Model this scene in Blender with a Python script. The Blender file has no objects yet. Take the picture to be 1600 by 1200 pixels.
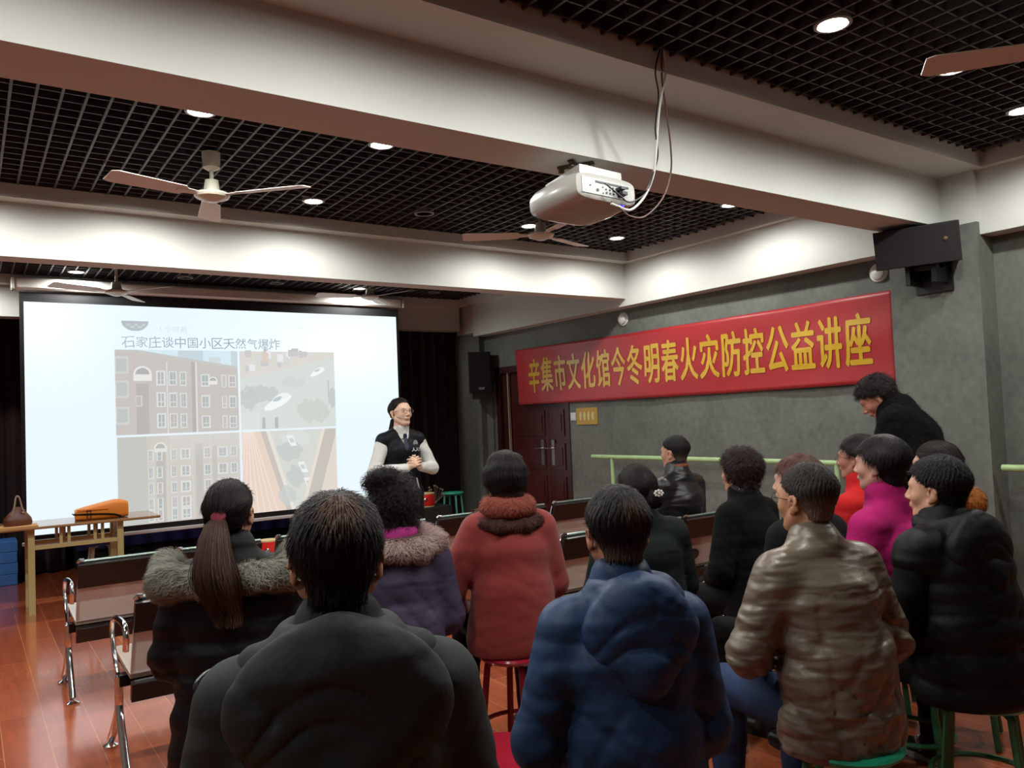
import bpy, math, random
import numpy as np
from mathutils import Vector, Matrix

sc = bpy.context.scene
COL = sc.collection
PI = math.pi
# ------------------------------------------------------------------ camera
FPX = 1241.0
EYE = 1.5
def _d(u, v): return np.array([u - 800.0, -(v - 600.0), -FPX])
_X = _d(2600, 578); _Y = _d(-55, 686)
_X /= np.linalg.norm(_X); _Y /= np.linalg.norm(_Y)
_Z = np.cross(_X, _Y); _Z /= np.linalg.norm(_Z); _Y = np.cross(_Z, _X)
RC = np.array([_X, _Y, _Z])
cam_d = bpy.data.cameras.new('camera')
cam = bpy.data.objects.new('camera', cam_d); COL.objects.link(cam)
cam_d.sensor_fit = 'HORIZONTAL'; cam_d.sensor_width = 36.0
cam_d.lens = 36.0 * FPX / 1600.0
cam_d.clip_start = 0.05; cam_d.clip_end = 100
M = Matrix([list(RC[0]) + [0], list(RC[1]) + [0], list(RC[2]) + [EYE], [0, 0, 0, 1]])
cam.matrix_world = M
sc.camera = cam
# ------------------------------------------------------------------ view and world
sc.view_settings.view_transform = 'Standard'
sc.view_settings.look = 'None'
sc.view_settings.gamma = 1.0
sc.view_settings.use_curve_mapping = False
EXPO = 0.0
sc.view_settings.exposure = EXPO
w = bpy.data.worlds.new('world'); sc.world = w; w.use_nodes = True
w.node_tree.nodes['Background'].inputs[0].default_value = (0.5, 0.55, 0.6, 1)
w.node_tree.nodes['Background'].inputs[1].default_value = 0.0
SCREEN_GAIN = 1.1      # brightness of the projected picture
LAMP_W = 56.0          # power of each lit recessed downlight
# ------------------------------------------------------------------ helpers
def lin(c):
    c = np.asarray(c, float)
    return np.where(c <= 0.04045, c / 12.92, ((c + 0.055) / 1.055) ** 2.4)
def rgb(r, g, b):
    l = lin([r / 255, g / 255, b / 255]); return (float(l[0]), float(l[1]), float(l[2]), 1.0)
MATS = {}
def mat(name, col, rough=0.6, metal=0.0, spec=0.5, bump=0.0, bscale=60.0, var=0.0, vscale=4.0,
        stretch=(1, 1, 1), sheen=0.0, coat=0.0, attr=None, sss=0.0, emit=None, alpha=None, bdist=0.01, wr=0.0, wscale=9.0):
    if name in MATS: return MATS[name]
    m = bpy.data.materials.new(name); m.use_nodes = True
    nt = m.node_tree; N = nt.nodes; L = nt.links
    b = N['Principled BSDF']
    b.inputs['Base Color'].default_value = col
    b.inputs['Roughness'].default_value = rough
    b.inputs['Metallic'].default_value = metal
    b.inputs['Specular IOR Level'].default_value = spec
    if sheen: b.inputs['Sheen Weight'].default_value = sheen
    if coat: b.inputs['Coat Weight'].default_value = coat; b.inputs['Coat Roughness'].default_value = 0.08
    if sss:
        b.inputs['Subsurface Weight'].default_value = sss
        b.inputs['Subsurface Radius'].default_value = (0.012, 0.005, 0.003)
    if emit:
        b.inputs['Emission Color'].default_value = emit[0]; b.inputs['Emission Strength'].default_value = emit[1]
    if alpha is not None: b.inputs['Alpha'].default_value = alpha
    tc = N.new('ShaderNodeTexCoord'); mp = N.new('ShaderNodeMapping')
    mp.inputs['Scale'].default_value = stretch
    L.new(tc.outputs['Object'], mp.inputs['Vector'])
    src = None
    if attr:
        a = N.new('ShaderNodeAttribute'); a.attribute_name = attr; src = a.outputs['Color']
        L.new(src, b.inputs['Base Color'])
    if var:
        n = N.new('ShaderNodeTexNoise'); n.inputs['Scale'].default_value = vscale; n.inputs['Detail'].default_value = 6
        n.inputs['Roughness'].default_value = 0.6
        L.new(mp.outputs[0], n.inputs['Vector'])
        r = N.new('ShaderNodeMapRange'); r.inputs['From Min'].default_value = 0.3; r.inputs['From Max'].default_value = 0.7
        r.inputs['To Min'].default_value = 1 - var; r.inputs['To Max'].default_value = 1 + var
        L.new(n.outputs['Fac'], r.inputs['Value'])
        mx = N.new('ShaderNodeVectorMath'); mx.operation = 'SCALE'
        if src: L.new(src, mx.inputs[0])
        else: mx.inputs[0].default_value = col[:3]
        L.new(r.outputs[0], mx.inputs['Scale']); L.new(mx.outputs[0], b.inputs['Base Color'])
    last = None
    if wr:
        n = N.new('ShaderNodeTexNoise'); n.inputs['Scale'].default_value = wscale; n.inputs['Detail'].default_value = 1.2
        n.inputs['Distortion'].default_value = 0.25
        mq = N.new('ShaderNodeMapping'); mq.inputs['Scale'].default_value = (0.55, 0.55, 2.2)
        mq.inputs['Rotation'].default_value = (0.25, 0.35, 0)
        L.new(tc.outputs['Object'], mq.inputs['Vector']); L.new(mq.outputs[0], n.inputs['Vector'])
        bp = N.new('ShaderNodeBump'); bp.inputs['Strength'].default_value = wr; bp.inputs['Distance'].default_value = 0.03
        L.new(n.outputs['Fac'], bp.inputs['Height']); last = bp
    if bump:
        n = N.new('ShaderNodeTexNoise'); n.inputs['Scale'].default_value = bscale; n.inputs['Detail'].default_value = 4
        L.new(mp.outputs[0], n.inputs['Vector'])
        bp = N.new('ShaderNodeBump'); bp.inputs['Strength'].default_value = bump; bp.inputs['Distance'].default_value = bdist
        L.new(n.outputs['Fac'], bp.inputs['Height'])
        if last: L.new(last.outputs[0], bp.inputs['Normal'])
        last = bp
    if last: L.new(last.outputs[0], b.inputs['Normal'])
    MATS[name] = m
    return m

def mesh_np(name, V, F, material, smooth=False, cols=None):
    """V (n,3); F list of arrays each (m,k) of equal-size faces"""
    V = np.asarray(V, np.float32).reshape(-1, 3)
    if isinstance(F, np.ndarray): F = [F]
    F = [np.asarray(f, np.int32) for f in F if len(f)]
    me = bpy.data.meshes.new(name)
    me.vertices.add(len(V)); me.vertices.foreach_set('co', V.ravel())
    li = np.concatenate([f.ravel() for f in F]); sizes = np.concatenate([np.full(len(f), f.shape[1], np.int32) for f in F])
    me.loops.add(len(li)); me.loops.foreach_set('vertex_index', li)
    st = np.concatenate([[0], np.cumsum(sizes)[:-1]]).astype(np.int32)
    me.polygons.add(len(sizes)); me.polygons.foreach_set('loop_start', st)
    try: me.polygons.foreach_set('loop_total', sizes)
    except Exception: pass
    me.polygons.foreach_set('use_smooth', np.full(len(sizes), smooth))
    if cols is not None:
        at = me.color_attributes.new('Col', 'FLOAT_COLOR', 'POINT')
        c = np.ones((len(V), 4), np.float32); c[:, :3] = cols
        at.data.foreach_set('color', c.ravel())
    me.update(calc_edges=True); me.validate()
    if material: me.materials.append(material)
    return me

class G:
    """collects plain geometry into one mesh"""
    def __init__(s): s.v = []; s.f = []
    def add(s, V, F):
        o = len(s.v); s.v += [tuple(map(float, p)) for p in V]; s.f += [tuple(int(i) + o for i in f) for f in F]; return s
    def box(s, a, b, R=None, c=None, bev=0.0):
        x0, y0, z0 = a; x1, y1, z1 = b
        if bev:
            return s.rbox(a, b, bev, R, c)
        V = [(x0, y0, z0), (x1, y0, z0), (x1, y1, z0), (x0, y1, z0), (x0, y0, z1), (x1, y0, z1), (x1, y1, z1), (x0, y1, z1)]
        V = s._x(V, R, c)
        return s.add(V, [(0, 3, 2, 1), (4, 5, 6, 7), (0, 1, 5, 4), (1, 2, 6, 5), (2, 3, 7, 6), (3, 0, 4, 7)])
    def _x(s, V, R, c):
        if R is not None: V = [R @ Vector(p) for p in V]
        if c is not None: V = [Vector(p) + Vector(c) for p in V]
        return V
    def rbox(s, a, b, r, R=None, c=None, n=3):
        # rounded box: profile rounded in x,y with bevelled top and bottom
        x0, y0, z0 = a; x1, y1, z1 = b
        rings = []
        for (z, ins) in ((z0, r * 0.6), (z0 + r * 0.6, 0), (z1 - r * 0.6, 0), (z1, r * 0.6)):
            ring = []
            rr = max(r - ins * 0.5, 1e-4)
            for (cx, cy, a0) in ((x1 - r, y1 - r, 0), (x0 + r, y1 - r, PI / 2), (x0 + r, y0 + r, PI), (x1 - r, y0 + r, 1.5 * PI)):
                for k in range(n + 1):
                    t = a0 + k * PI / 2 / n
                    ring.append((cx + (r - ins) * math.cos(t), cy + (r - ins) * math.sin(t), z))
            rings.append(ring)
        m = len(rings[0]); V = [p for q in rings for p in q]; F = []
        for i in range(3):
            for k in range(m): F.append((i * m + k, i * m + (k + 1) % m, (i + 1) * m + (k + 1) % m, (i + 1) * m + k))
        F.append(tuple(reversed(range(m)))); F.append(tuple(3 * m + k for k in range(m)))
        return s.add(s._x(V, R, c), F)
    def tube(s, pts, r, n=8, caps=True, flat=1.0):
        pts = [Vector(p) for p in pts]
        if not hasattr(r, '__len__'): r = [r] * len(pts)
        V = []; F = []; up = None
        for i, p in enumerate(pts):
            t = (pts[min(i + 1, len(pts) - 1)] - pts[max(i - 1, 0)]).normalized()
            if up is None:
                up = t.orthogonal().normalized()
            else:
                up = (up - t * up.dot(t)); up = up.normalized() if up.length > 1e-6 else t.orthogonal().normalized()
            sd = t.cross(up)
            for k in range(n):
                a = 2 * PI * k / n
                V.append(p + (up * math.cos(a) * flat + sd * math.sin(a)) * r[i])
        for i in range(len(pts) - 1):
            for k in range(n): F.append((i * n + k, i * n + (k + 1) % n, (i + 1) * n + (k + 1) % n, (i + 1) * n + k))
        if caps:
            F.append(tuple(reversed(range(n)))); F.append(tuple((len(pts) - 1) * n + k for k in range(n)))
        return s.add(V, F)
    def lathe(s, prof, n=24, c=(0, 0, 0), R=None):
        V = []; F = []
        for (r, z) in prof:
            for k in range(n):
                a = 2 * PI * k / n; V.append((max(r, 1e-5) * math.cos(a), max(r, 1e-5) * math.sin(a), z))
        for i in range(len(prof) - 1):
            for k in range(n): F.append((i * n + k, i * n + (k + 1) % n, (i + 1) * n + (k + 1) % n, (i + 1) * n + k))
        F.append(tuple(reversed(range(n)))); F.append(tuple((len(prof) - 1) * n + k for k in range(n)))
        return s.add(s._x(V, R, c), F)
    def prism(s, poly, z0, z1, R=None, c=None):
        m = len(poly); V = [(x, y, z0) for x, y in poly] + [(x, y, z1) for x, y in poly]
        F = [tuple(reversed(range(m))), tuple(range(m, 2 * m))] + [(k, (k + 1) % m, m + (k + 1) % m, m + k) for k in range(m)]
        return s.add(s._x(V, R, c), F)
    def obj(s, name, m, parent=None, smooth=False):
        me = bpy.data.meshes.new(name); me.from_pydata(s.v, [], s.f)
        import bmesh
        bm = bmesh.new(); bm.from_mesh(me); bmesh.ops.recalc_face_normals(bm, faces=bm.faces); bm.to_mesh(me); bm.free()
        me.materials.append(m)
        if smooth:
            me.polygons.foreach_set('use_smooth', [True] * len(me.polygons))
            try: me.set_sharp_from_angle(angle=math.radians(40))
            except Exception: pass
        o = bpy.data.objects.new(name, me); COL.objects.link(o)
        if parent: o.parent = parent
        return o

def link(name, me, parent=None):
    o = bpy.data.objects.new(name, me); COL.objects.link(o)
    if parent: o.parent = parent
    return o
def thing(name, label, cat, loc=(0, 0, 0), rz=0.0, group=None, kind=None):
    o = bpy.data.objects.new(name, None); COL.objects.link(o)
    o.empty_display_size = 0.1
    o.location = loc; o.rotation_euler = (0, 0, rz)
    return tag(o, label, cat, group, kind)
def tag(o, label=None, cat=None, group=None, kind=None):
    if label: o['label'] = label
    if cat: o['category'] = cat
    if group: o['group'] = group
    if kind: o['kind'] = kind
    return o
def struct(o, label=None):
    o['kind'] = 'structure'
    if label: o['label'] = label
    return o
def bez(pts, n=24):
    """Catmull-Rom through pts"""
    P = [Vector(p) for p in pts]; P = [P[0] * 2 - P[1]] + P + [P[-1] * 2 - P[-2]]
    out = []
    segs = len(P) - 3
    for i in range(segs):
        a, b, c, d = P[i:i + 4]
        m = max(2, n // segs)
        for k in range(m):
            t = k / m
            out.append(0.5 * ((2 * b) + (c - a) * t + (2 * a - 5 * b + 4 * c - d) * t * t + (-a + 3 * b - 3 * c + d) * t ** 3))
    out.append(P[-2]); return out
def copy_tree(o, parent=None):
    c = o.copy(); COL.objects.link(c)
    if parent: c.parent = parent
    for ch in list(o.children): copy_tree(ch, c)
    return c

# text as flat geometry (built-in interface font with CJK glyphs)
def glyph(ch, bold=0.0):
    if bold > 0:
        V0, F0 = glyph(ch)
        if not len(V0): return V0, F0
        V = []; F = []
        for k, (dx, dy) in enumerate(((0, 0), (-bold, 0), (bold, 0), (0, -bold * .6), (0, bold * .6), (-bold * .6, bold * .4), (bold * .6, -bold * .4))):
            V.append(V0 + np.array([dx, dy, 0])); F += [tuple(q + k * len(V0) for q in f) for f in F0]
        return np.concatenate(V), F
    cu = bpy.data.curves.new('glyph', 'FONT'); cu.body = ch; cu.size = 1.0; cu.offset = bold
    cu.align_x = 'CENTER'; cu.resolution_u = 3
    ob = bpy.data.objects.new('glyph', cu); COL.objects.link(ob)
    dg = bpy.context.evaluated_depsgraph_get()
    me = bpy.data.meshes.new_from_object(ob.evaluated_get(dg))
    import bmesh
    bm = bmesh.new(); bm.from_mesh(me); bmesh.ops.triangulate(bm, faces=bm.faces)
    V = np.array([v.co[:] for v in bm.verts]) if len(bm.verts) else np.zeros((0, 3))
    F = [tuple(v.index for v in f.verts) for f in bm.faces]
    bm.free(); bpy.data.objects.remove(ob); bpy.data.meshes.remove(me); bpy.data.curves.remove(cu)
    return V, F

# ------------------------------------------------------------------ materials of the room
M_white = mat('white_paint', rgb(196, 198, 192), 0.85, bump=0.15, bscale=30, bdist=0.002, var=0.02, vscale=2)
M_soffit = M_white
M_black = mat('plenum_black', rgb(14, 13, 14), 0.9)
M_grid = mat('grid_slat', rgb(58, 55, 57), 0.5)
def plaster():
    m = bpy.data.materials.new('grey_plaster'); m.use_nodes = True; nt = m.node_tree; N = nt.nodes; L = nt.links
    b = N['Principled BSDF']; b.inputs['Roughness'].default_value = 0.75
    tc = N.new('ShaderNodeTexCoord')
    mp = N.new('ShaderNodeMapping'); mp.inputs['Scale'].default_value = (1, 1, 0.85); L.new(tc.outputs['Object'], mp.inputs[0])
    n1 = N.new('ShaderNodeTexNoise'); n1.inputs['Scale'].default_value = 1.7; n1.inputs['Detail'].default_value = 9; n1.inputs['Roughness'].default_value = 0.68
    n1.inputs['Distortion'].default_value = 0.6
    n2 = N.new('ShaderNodeTexNoise'); n2.inputs['Scale'].default_value = 22; n2.inputs['Detail'].default_value = 6
    L.new(mp.outputs[0], n1.inputs[0]); L.new(mp.outputs[0], n2.inputs[0])
    r = N.new('ShaderNodeValToRGB')
    r.color_ramp.elements[0].position = 0.30; r.color_ramp.elements[0].color = rgb(76, 80, 75)
    r.color_ramp.elements[1].position = 0.72; r.color_ramp.elements[1].color = rgb(116, 120, 112)
    mx = N.new('ShaderNodeMix'); mx.data_type = 'FLOAT'; mx.inputs[0].default_value = 0.35
    L.new(n1.outputs['Fac'], mx.inputs[2]); L.new(n2.outputs['Fac'], mx.inputs[3])
    L.new(mx.outputs[0], r.inputs[0]); L.new(r.outputs[0], b.inputs['Base Color'])
    bp = N.new('ShaderNodeBump'); bp.inputs['Strength'].default_value = 0.35; bp.inputs['Distance'].default_value = 0.006
    L.new(n1.outputs['Fac'], bp.inputs['Height']); L.new(bp.outputs[0], b.inputs['Normal'])
    return m
M_plaster = plaster()
def floor_mat():
    m = bpy.data.materials.new('laminate_floor'); m.use_nodes = True; nt = m.node_tree; N = nt.nodes; L = nt.links
    b = N['Principled BSDF']
    tc = N.new('ShaderNodeTexCoord')
    mp = N.new('ShaderNodeMapping'); mp.inputs['Rotation'].default_value = (0, 0, PI / 2); mp.inputs['Location'].default_value = (0.3, 0.06, 0)
    L.new(tc.outputs['Object'], mp.inputs[0])
    br = N.new('ShaderNodeTexBrick'); br.inputs['Scale'].default_value = 1.0
    br.inputs['Brick Width'].default_value = 1.2; br.inputs['Row Height'].default_value = 0.195
    br.inputs['Mortar Size'].default_value = 0.0022; br.inputs['Mortar Smooth'].default_value = 0.2; br.inputs['Bias'].default_value = 0.0
    br.inputs['Color1'].default_value = rgb(184, 94, 56); br.inputs['Color2'].default_value = rgb(158, 74, 43)
    br.inputs['Mortar'].default_value = rgb(206, 134, 92)
    L.new(mp.outputs[0], br.inputs['Vector'])
    mg = N.new('ShaderNodeMapping'); mg.inputs['Scale'].default_value = (9, 0.9, 1)
    L.new(tc.outputs['Object'], mg.inputs[0])
    n = N.new('ShaderNodeTexNoise'); n.inputs['Scale'].default_value = 2.5; n.inputs['Detail'].default_value = 5; n.inputs['Distortion'].default_value = 0.3
    L.new(mg.outputs[0], n.inputs[0])
    r = N.new('ShaderNodeMapRange'); r.inputs['From Min'].default_value = 0.25; r.inputs['From Max'].default_value = 0.75
    r.inputs['To Min'].default_value = 0.84; r.inputs['To Max'].default_value = 1.14
    L.new(n.outputs['Fac'], r.inputs['Value'])
    mx = N.new('ShaderNodeVectorMath'); mx.operation = 'SCALE'
    L.new(br.outputs['Color'], mx.inputs[0]); L.new(r.outputs[0], mx.inputs['Scale']); L.new(mx.outputs[0], b.inputs['Base Color'])
    b.inputs['Coat Weight'].default_value = 0.6; b.inputs['Coat Roughness'].default_value = 0.1; b.inputs['Specular IOR Level'].default_value = 0.6
    n3 = N.new('ShaderNodeTexNoise'); n3.inputs['Scale'].default_value = 3; n3.inputs['Detail'].default_value = 3
    r3 = N.new('ShaderNodeMapRange'); r3.inputs['To Min'].default_value = 0.14; r3.inputs['To Max'].default_value = 0.30
    L.new(tc.outputs['Object'], n3.inputs[0]); L.new(n3.outputs['Fac'], r3.inputs['Value']); L.new(r3.outputs[0], b.inputs['Roughness'])
    bp = N.new('ShaderNodeBump'); bp.inputs['Strength'].default_value = 0.15; bp.inputs['Distance'].default_value = 0.002
    L.new(br.outputs['Fac'], bp.inputs['Height']); bp.invert = True; L.new(bp.outputs[0], b.inputs['Normal'])
    return m
M_floor = floor_mat()
M_chrome = mat('chrome', rgb(225, 225, 228), 0.12, metal=1.0)
M_blackpl = mat('black_plastic', rgb(18, 18, 19), 0.45)
M_blackmetal = mat('black_metal', rgb(20, 19, 20), 0.35, metal=0.3)

# ================================================================== ROOM
XL, XR = -2.6, 5.5        # side walls
YN, YF = -3.9, 10.6       # wall behind the camera, wall behind the stage curtain
XS = 5.34                 # inner face of the side beam
ZG, ZC = 3.03, 2.95       # grid plane, plaster border
struct(G().box((XL - .1, YN - .1, -.12), (XR + 0.1, YF + .1, 0)).obj('floor', M_floor))
# right wall with the door opening left closed by the door itself
DY0, DY1, DZ = 6.93, 8.27, 2.06
g = G()
g.box((XR, YN, 0), (XR + .12, DY0, 3.5)); g.box((XR, DY1, 0), (XR + .12, YF, 3.5)); g.box((XR, DY0, DZ), (XR + .12, DY1, 3.5))
g.box((XR + .12, DY0 - .1, 0), (XR + .14, DY1 + .1, 3.5))
struct(g.obj('wall_right', M_plaster))
struct(G().box((XL - .12, YN, 0), (XL, YF, 3.5)).obj('wall_left', M_plaster))
struct(G().box((XL - .12, YN - .12, 0), (XR + .12, YN, 3.5)).obj('wall_back', M_plaster))
struct(G().box((XL - .12, YF, 0), (XR + .12, YF + .12, 3.5)).obj('wall_front', mat('dark_wall', rgb(40, 36, 36), .9)))
# ceiling slab painted black above the grid
struct(G().box((XL - .12, YN - .12, 3.42), (XR + .12, YF + .12, 3.54)).obj('ceiling', M_black))
# cross beams
def beam(y0, y1, zb, n):
    return struct(G().box((XL, y0, zb), (XR if False else XS + .01, y1, 3.42)).obj('trim_%d' % n, M_white), 'white plastered ceiling beam')
beam(2.64, 2.92, 2.635, 1)
beam(5.72, 5.90, 2.61, 2)
beam(8.90, 9.10, 2.65, 3)
beam(-.50, -.22, 2.635, 4)
# side beam along the right wall
struct(G().box((XS, YN, 2.54), (XR, 8.56, 3.42)).obj('trim_5', M_white), 'white beam along the right wall')
struct(G().box((XL, YN, 2.54), (XL + .16, 8.56, 3.42)).obj('trim_6', M_white), 'white beam along the left wall')
# columns (grey up to the paint line, white above)
g = G().box((5.30, 2.42, 0), (XR, 3.01, 2.62)); struct(g.obj('trim_7', M_plaster), 'grey plastered column by the banner')
g = G().box((5.30, 2.42, 2.62), (5.345, 3.01, 3.0)); struct(g.obj('trim_8', M_white), 'white upper end of the column')
g = G().box((5.42, 8.56, 0), (XR, 9.16, 2.6)); struct(g.obj('trim_9', M_plaster), 'grey column in the far corner')
g = G().box((5.42, 8.56, 2.6), (XR, 9.10, 3.42)); struct(g.obj('trim_10', M_white), 'white upper end of the far column')
# plaster borders round each bay and the black open-cell grid inside
bays = [(2.92, 5.72, 2.97, 5.60), (5.90, 8.90, 6.02, 8.78), (-.22, 2.64, -.1, 2.36), (-3.9, -.5, -3.7, -.62)]
XB0, XB1 = XL + .16, XS
for i, (y0, y1, r0, r1) in enumerate(bays):
    g = G(); xr = 5.27; xl = XL + .25
    g.box((XB0, y0, ZC), (XB1, r0, ZC + .10)); g.box((XB0, r1, ZC), (XB1, y1, ZC + .10))
    g.box((xr, r0, ZC), (XB1, r1, ZC + .10)); g.box((XB0, r0, ZC), (xl, r1, ZC + .10))
    struct(g.obj('trim_%d' % (11 + i), M_white), 'plaster border round the ceiling grid')
    g = G()
    x = 0.18 - 0.098 * math.floor((0.18 - xl) / .098)
    while x < xr:
        g.box((x - .006, r0, ZG), (x + .006, r1, ZG + .05)); x += .098
    y = r0 + .03
    while y < r1:
        g.box((xl, y - .004, ZG + .004), (xr, y + .004, ZG + .05)); y += .1
    o = g.obj('ceiling', M_grid); struct(o, 'black open cell ceiling grid')

# ---- door (dark red double door)
M_door = mat('door_wood', rgb(64, 20, 19), 0.35, var=0.25, vscale=3, stretch=(6, 6, .7))
M_doorf = mat('door_frame_wood', rgb(52, 20, 18), 0.4)
d = thing('door_1', 'dark red wooden double door under the banner', None); struct(d)
g = G()
g.box((XR - .012, DY0 - .06, 0), (XR + .1, DY0 + .01, DZ + .06)); g.box((XR - .012, DY1 - .05, 0), (XR + .1, DY1 + .04, DZ + .06))
g.box((XR - .012, DY0 - .06, DZ - .02), (XR + .1, DY1 + .04, DZ + .06)); g.obj('door_frame', M_doorf, d)
def leaf(y0, y1):
    g = G().box((XR + .04, y0, .01), (XR + .08, y1, DZ - .02))
    n = 5
    for k in range(n):
        z0 = .12 + k * .38; g.box((XR + .028, y0 + .07, z0), (XR + .042, y1 - .07, z0 + .3), bev=0)
        g.box((XR + .02, y0 + .11, z0 + .05), (XR + .03, y1 - .11, z0 + .25))
    return g.obj('door_leaf', M_door, d)
l1 = leaf(7.31, 8.06); l2 = leaf(6.95, 7.305)
G().box((XR + .03, 8.07, .01), (XR + .08, 8.22, DZ - .02)).obj('door_panel', M_doorf, d)
G().box((XR + .0, 8.06, .01), (XR + .03, 8.075, DZ - .02)).obj('door_gleam', mat('pale_gleam', rgb(170, 150, 140), .3), d)  # pale strip painted in for the gleam of light along the door edge
for lf, yy in ((l1, 7.42), (l2, 7.22)):
    g = G().box((XR + .015, yy - .025, .93), (XR + .028, yy + .025, 1.22)); g.tube([(XR - .02, yy, 1.12), (XR - .02, yy + .1, 1.12)], .01); g.tube([(XR + .02, yy, 1.12), (XR - .02, yy, 1.12)], .01)
    g.obj('door_handle', mat('steel_handle', rgb(170, 160, 155), .25, metal=.9), lf)

# ================================================================== CEILING LIGHTS
M_lens = mat('lamp_lens', rgb(255, 255, 250), .4, emit=((1.0, 0.985, 0.94, 1), 45.0))
M_lensoff = mat('unlit_lens', rgb(225, 225, 222), .35)
M_ring = mat('lamp_ring', rgb(150, 150, 148), .4, metal=.4)
lamp_ld = bpy.data.lights.new('downlight_lamp', 'SPOT'); lamp_ld.energy = LAMP_W; lamp_ld.color = (1.0, 0.992, 0.955)
lamp_ld.spot_size = math.radians(170); lamp_ld.spot_blend = 0.45; lamp_ld.shadow_soft_size = 0.045
def downlight(x, y, lit, label):
    t = thing('ceiling_downlight', label, 'ceiling light', (x, y, ZG), 0, 'recessed downlights in the ceiling grid')
    G().lathe([(.058, .06), (.074, .05), (.074, -.004), (.06, -.006), (.058, .0)], 24).obj('trim_ring', M_ring, t, True)
    G().lathe([(.0, .0), (.056, .0), (.056, .01), (0, .012)], 24).obj('lens', M_lens if lit else M_lensoff, t)
    if lit:
        l = bpy.data.objects.new('lamp', lamp_ld); COL.objects.link(l); l.parent = t; l.location = (0, 0, -.012)
    return t
for x, y, lit, lab in [
    (.92, 5.17, 1, 'lit round downlight behind the left blade of the nearer left ceiling fan'),
    (1.98, 5.17, 1, 'lit round downlight right of the nearer left ceiling fan'),
    (2.82, 5.14, 0, 'unlit downlight between the fans in the middle ceiling bay'),
    (3.76, 5.11, 1, 'lit downlight just left of the fan behind the projector'),
    (4.73, 5.14, 1, 'lit round downlight right of the projector'),
    (.95, 3.92, 1, 'downlight half hidden by the near beam, leftmost of three at the beam edge'),
    (1.91, 3.94, 1, 'downlight half hidden by the near beam, middle of three at the beam edge'),
    (4.77, 3.92, 1, 'downlight half hidden by the near beam, rightmost of three at the beam edge'),
    (.88, 8.42, 1, 'lit downlight above the far left fan in front of the screen'),
    (1.84, 8.37, 0, 'dim downlight above the screen, leftmost of the dim ones there'),
    (2.77, 8.37, 0, 'dim downlight above the screen, second of the dim ones there'),
    (3.72, 8.37, 1, 'lit downlight above the far right fan in front of the screen'),
    (4.66, 8.32, 0, 'dim downlight above the right end of the screen'),
    (2.90, 1.82, 1, 'large lit downlight at the top right, left of the fan blade'),
    (3.79, 1.79, 1, 'large lit downlight at the top right beside the tip of a fan blade'),
    (4.68, 1.87, 1, 'lit downlight at the right edge of the near ceiling bay')]:
    downlight(x, y, lit, lab)
for x, y in [(4.7, .60), (1.95, 1.82), (1.0, 1.82), (.0, 1.82), (-.05, 5.15), (-1.0, 5.15), (-1.4, 4.0), (-.07, 8.42), (-1.0, 8.42), (-1.2, 1.2)]:  # unseen lamps; the pair by the screen is added to light the blue boxes
    downlight(x, y, 1, 'lit round downlight outside the view over the audience')

# ================================================================== FANS
M_fan = mat('fan_enamel', rgb(205, 203, 186), .35, coat=.3)
M_blade = mat('fan_blade_enamel', rgb(214, 208, 198), .45)
def fan(x, y, zh, angs, label, L=.56):
    t = thing('ceiling_fan', label, 'ceiling fan', (x, y, zh), 0, 'three-blade ceiling fans')
    top = ZG - zh
    G().lathe([(.02, top - .10), (.045, top - .085), (.05, top - .0), (.03, top)], 24).obj('canopy', M_fan, t, True)
    G().tube([(0, 0, .04), (0, 0, top - .05)], .011, 12).obj('rod', M_fan, t, True)
    G().lathe([(.0, -.035), (.03, -.034), (.06, -.022), (.088, -.012), (.095, 0), (.088, .012), (.05, .022), (.042, .03), (.036, .085), (.012, .09), (.0, .09)], 32).obj('motor', M_fan, t, True)
    for a in angs:
        a = math.radians(a); R = Matrix.Rotation(a, 3, 'Z') @ Matrix.Rotation(math.radians(11), 3, 'X')
        g = G()
        st = [(.09, .022), (.15, .03), (.17, .052), (L - .03, .066), (L, .052)]
        V = []
        for xx, hw in st:
            for yy, zz in ((-hw, 0), (hw, 0), (hw, .004), (-hw, .004)): V.append(R @ Vector((xx, yy, zz)))
        F = [(0, 1, 2, 3), (16, 19, 18, 17)]
        for i in range(4):
            for k in range(4): F.append((i * 4 + k, i * 4 + (k + 1) % 4, (i + 1) * 4 + (k + 1) % 4, (i + 1) * 4 + k))
        g.add(V, F); g.box((.07, -.014, -.003), (.2, .014, -.001), R=R); g.obj('blade', M_blade, t)
    return t
fan(1.14, 4.5, 2.79, (-165, -45, 78), 'cream three-blade ceiling fan in the middle bay, the nearer left one')
fan(3.41, 4.5, 2.79, (147, 18, -100), 'cream three-blade ceiling fan behind the white projector')
fan(1.10, 7.6, 2.725, (-158, -50, 62), 'white ceiling fan in front of the left end of the screen housing')
fan(3.47, 7.55, 2.80, (174, -66, 52), 'white ceiling fan in front of the right end of the screen housing')
fan(3.34, 1.08, 2.75, (129, 9, -111), 'ceiling fan at the right edge showing one long blade beside a downlight')

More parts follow.
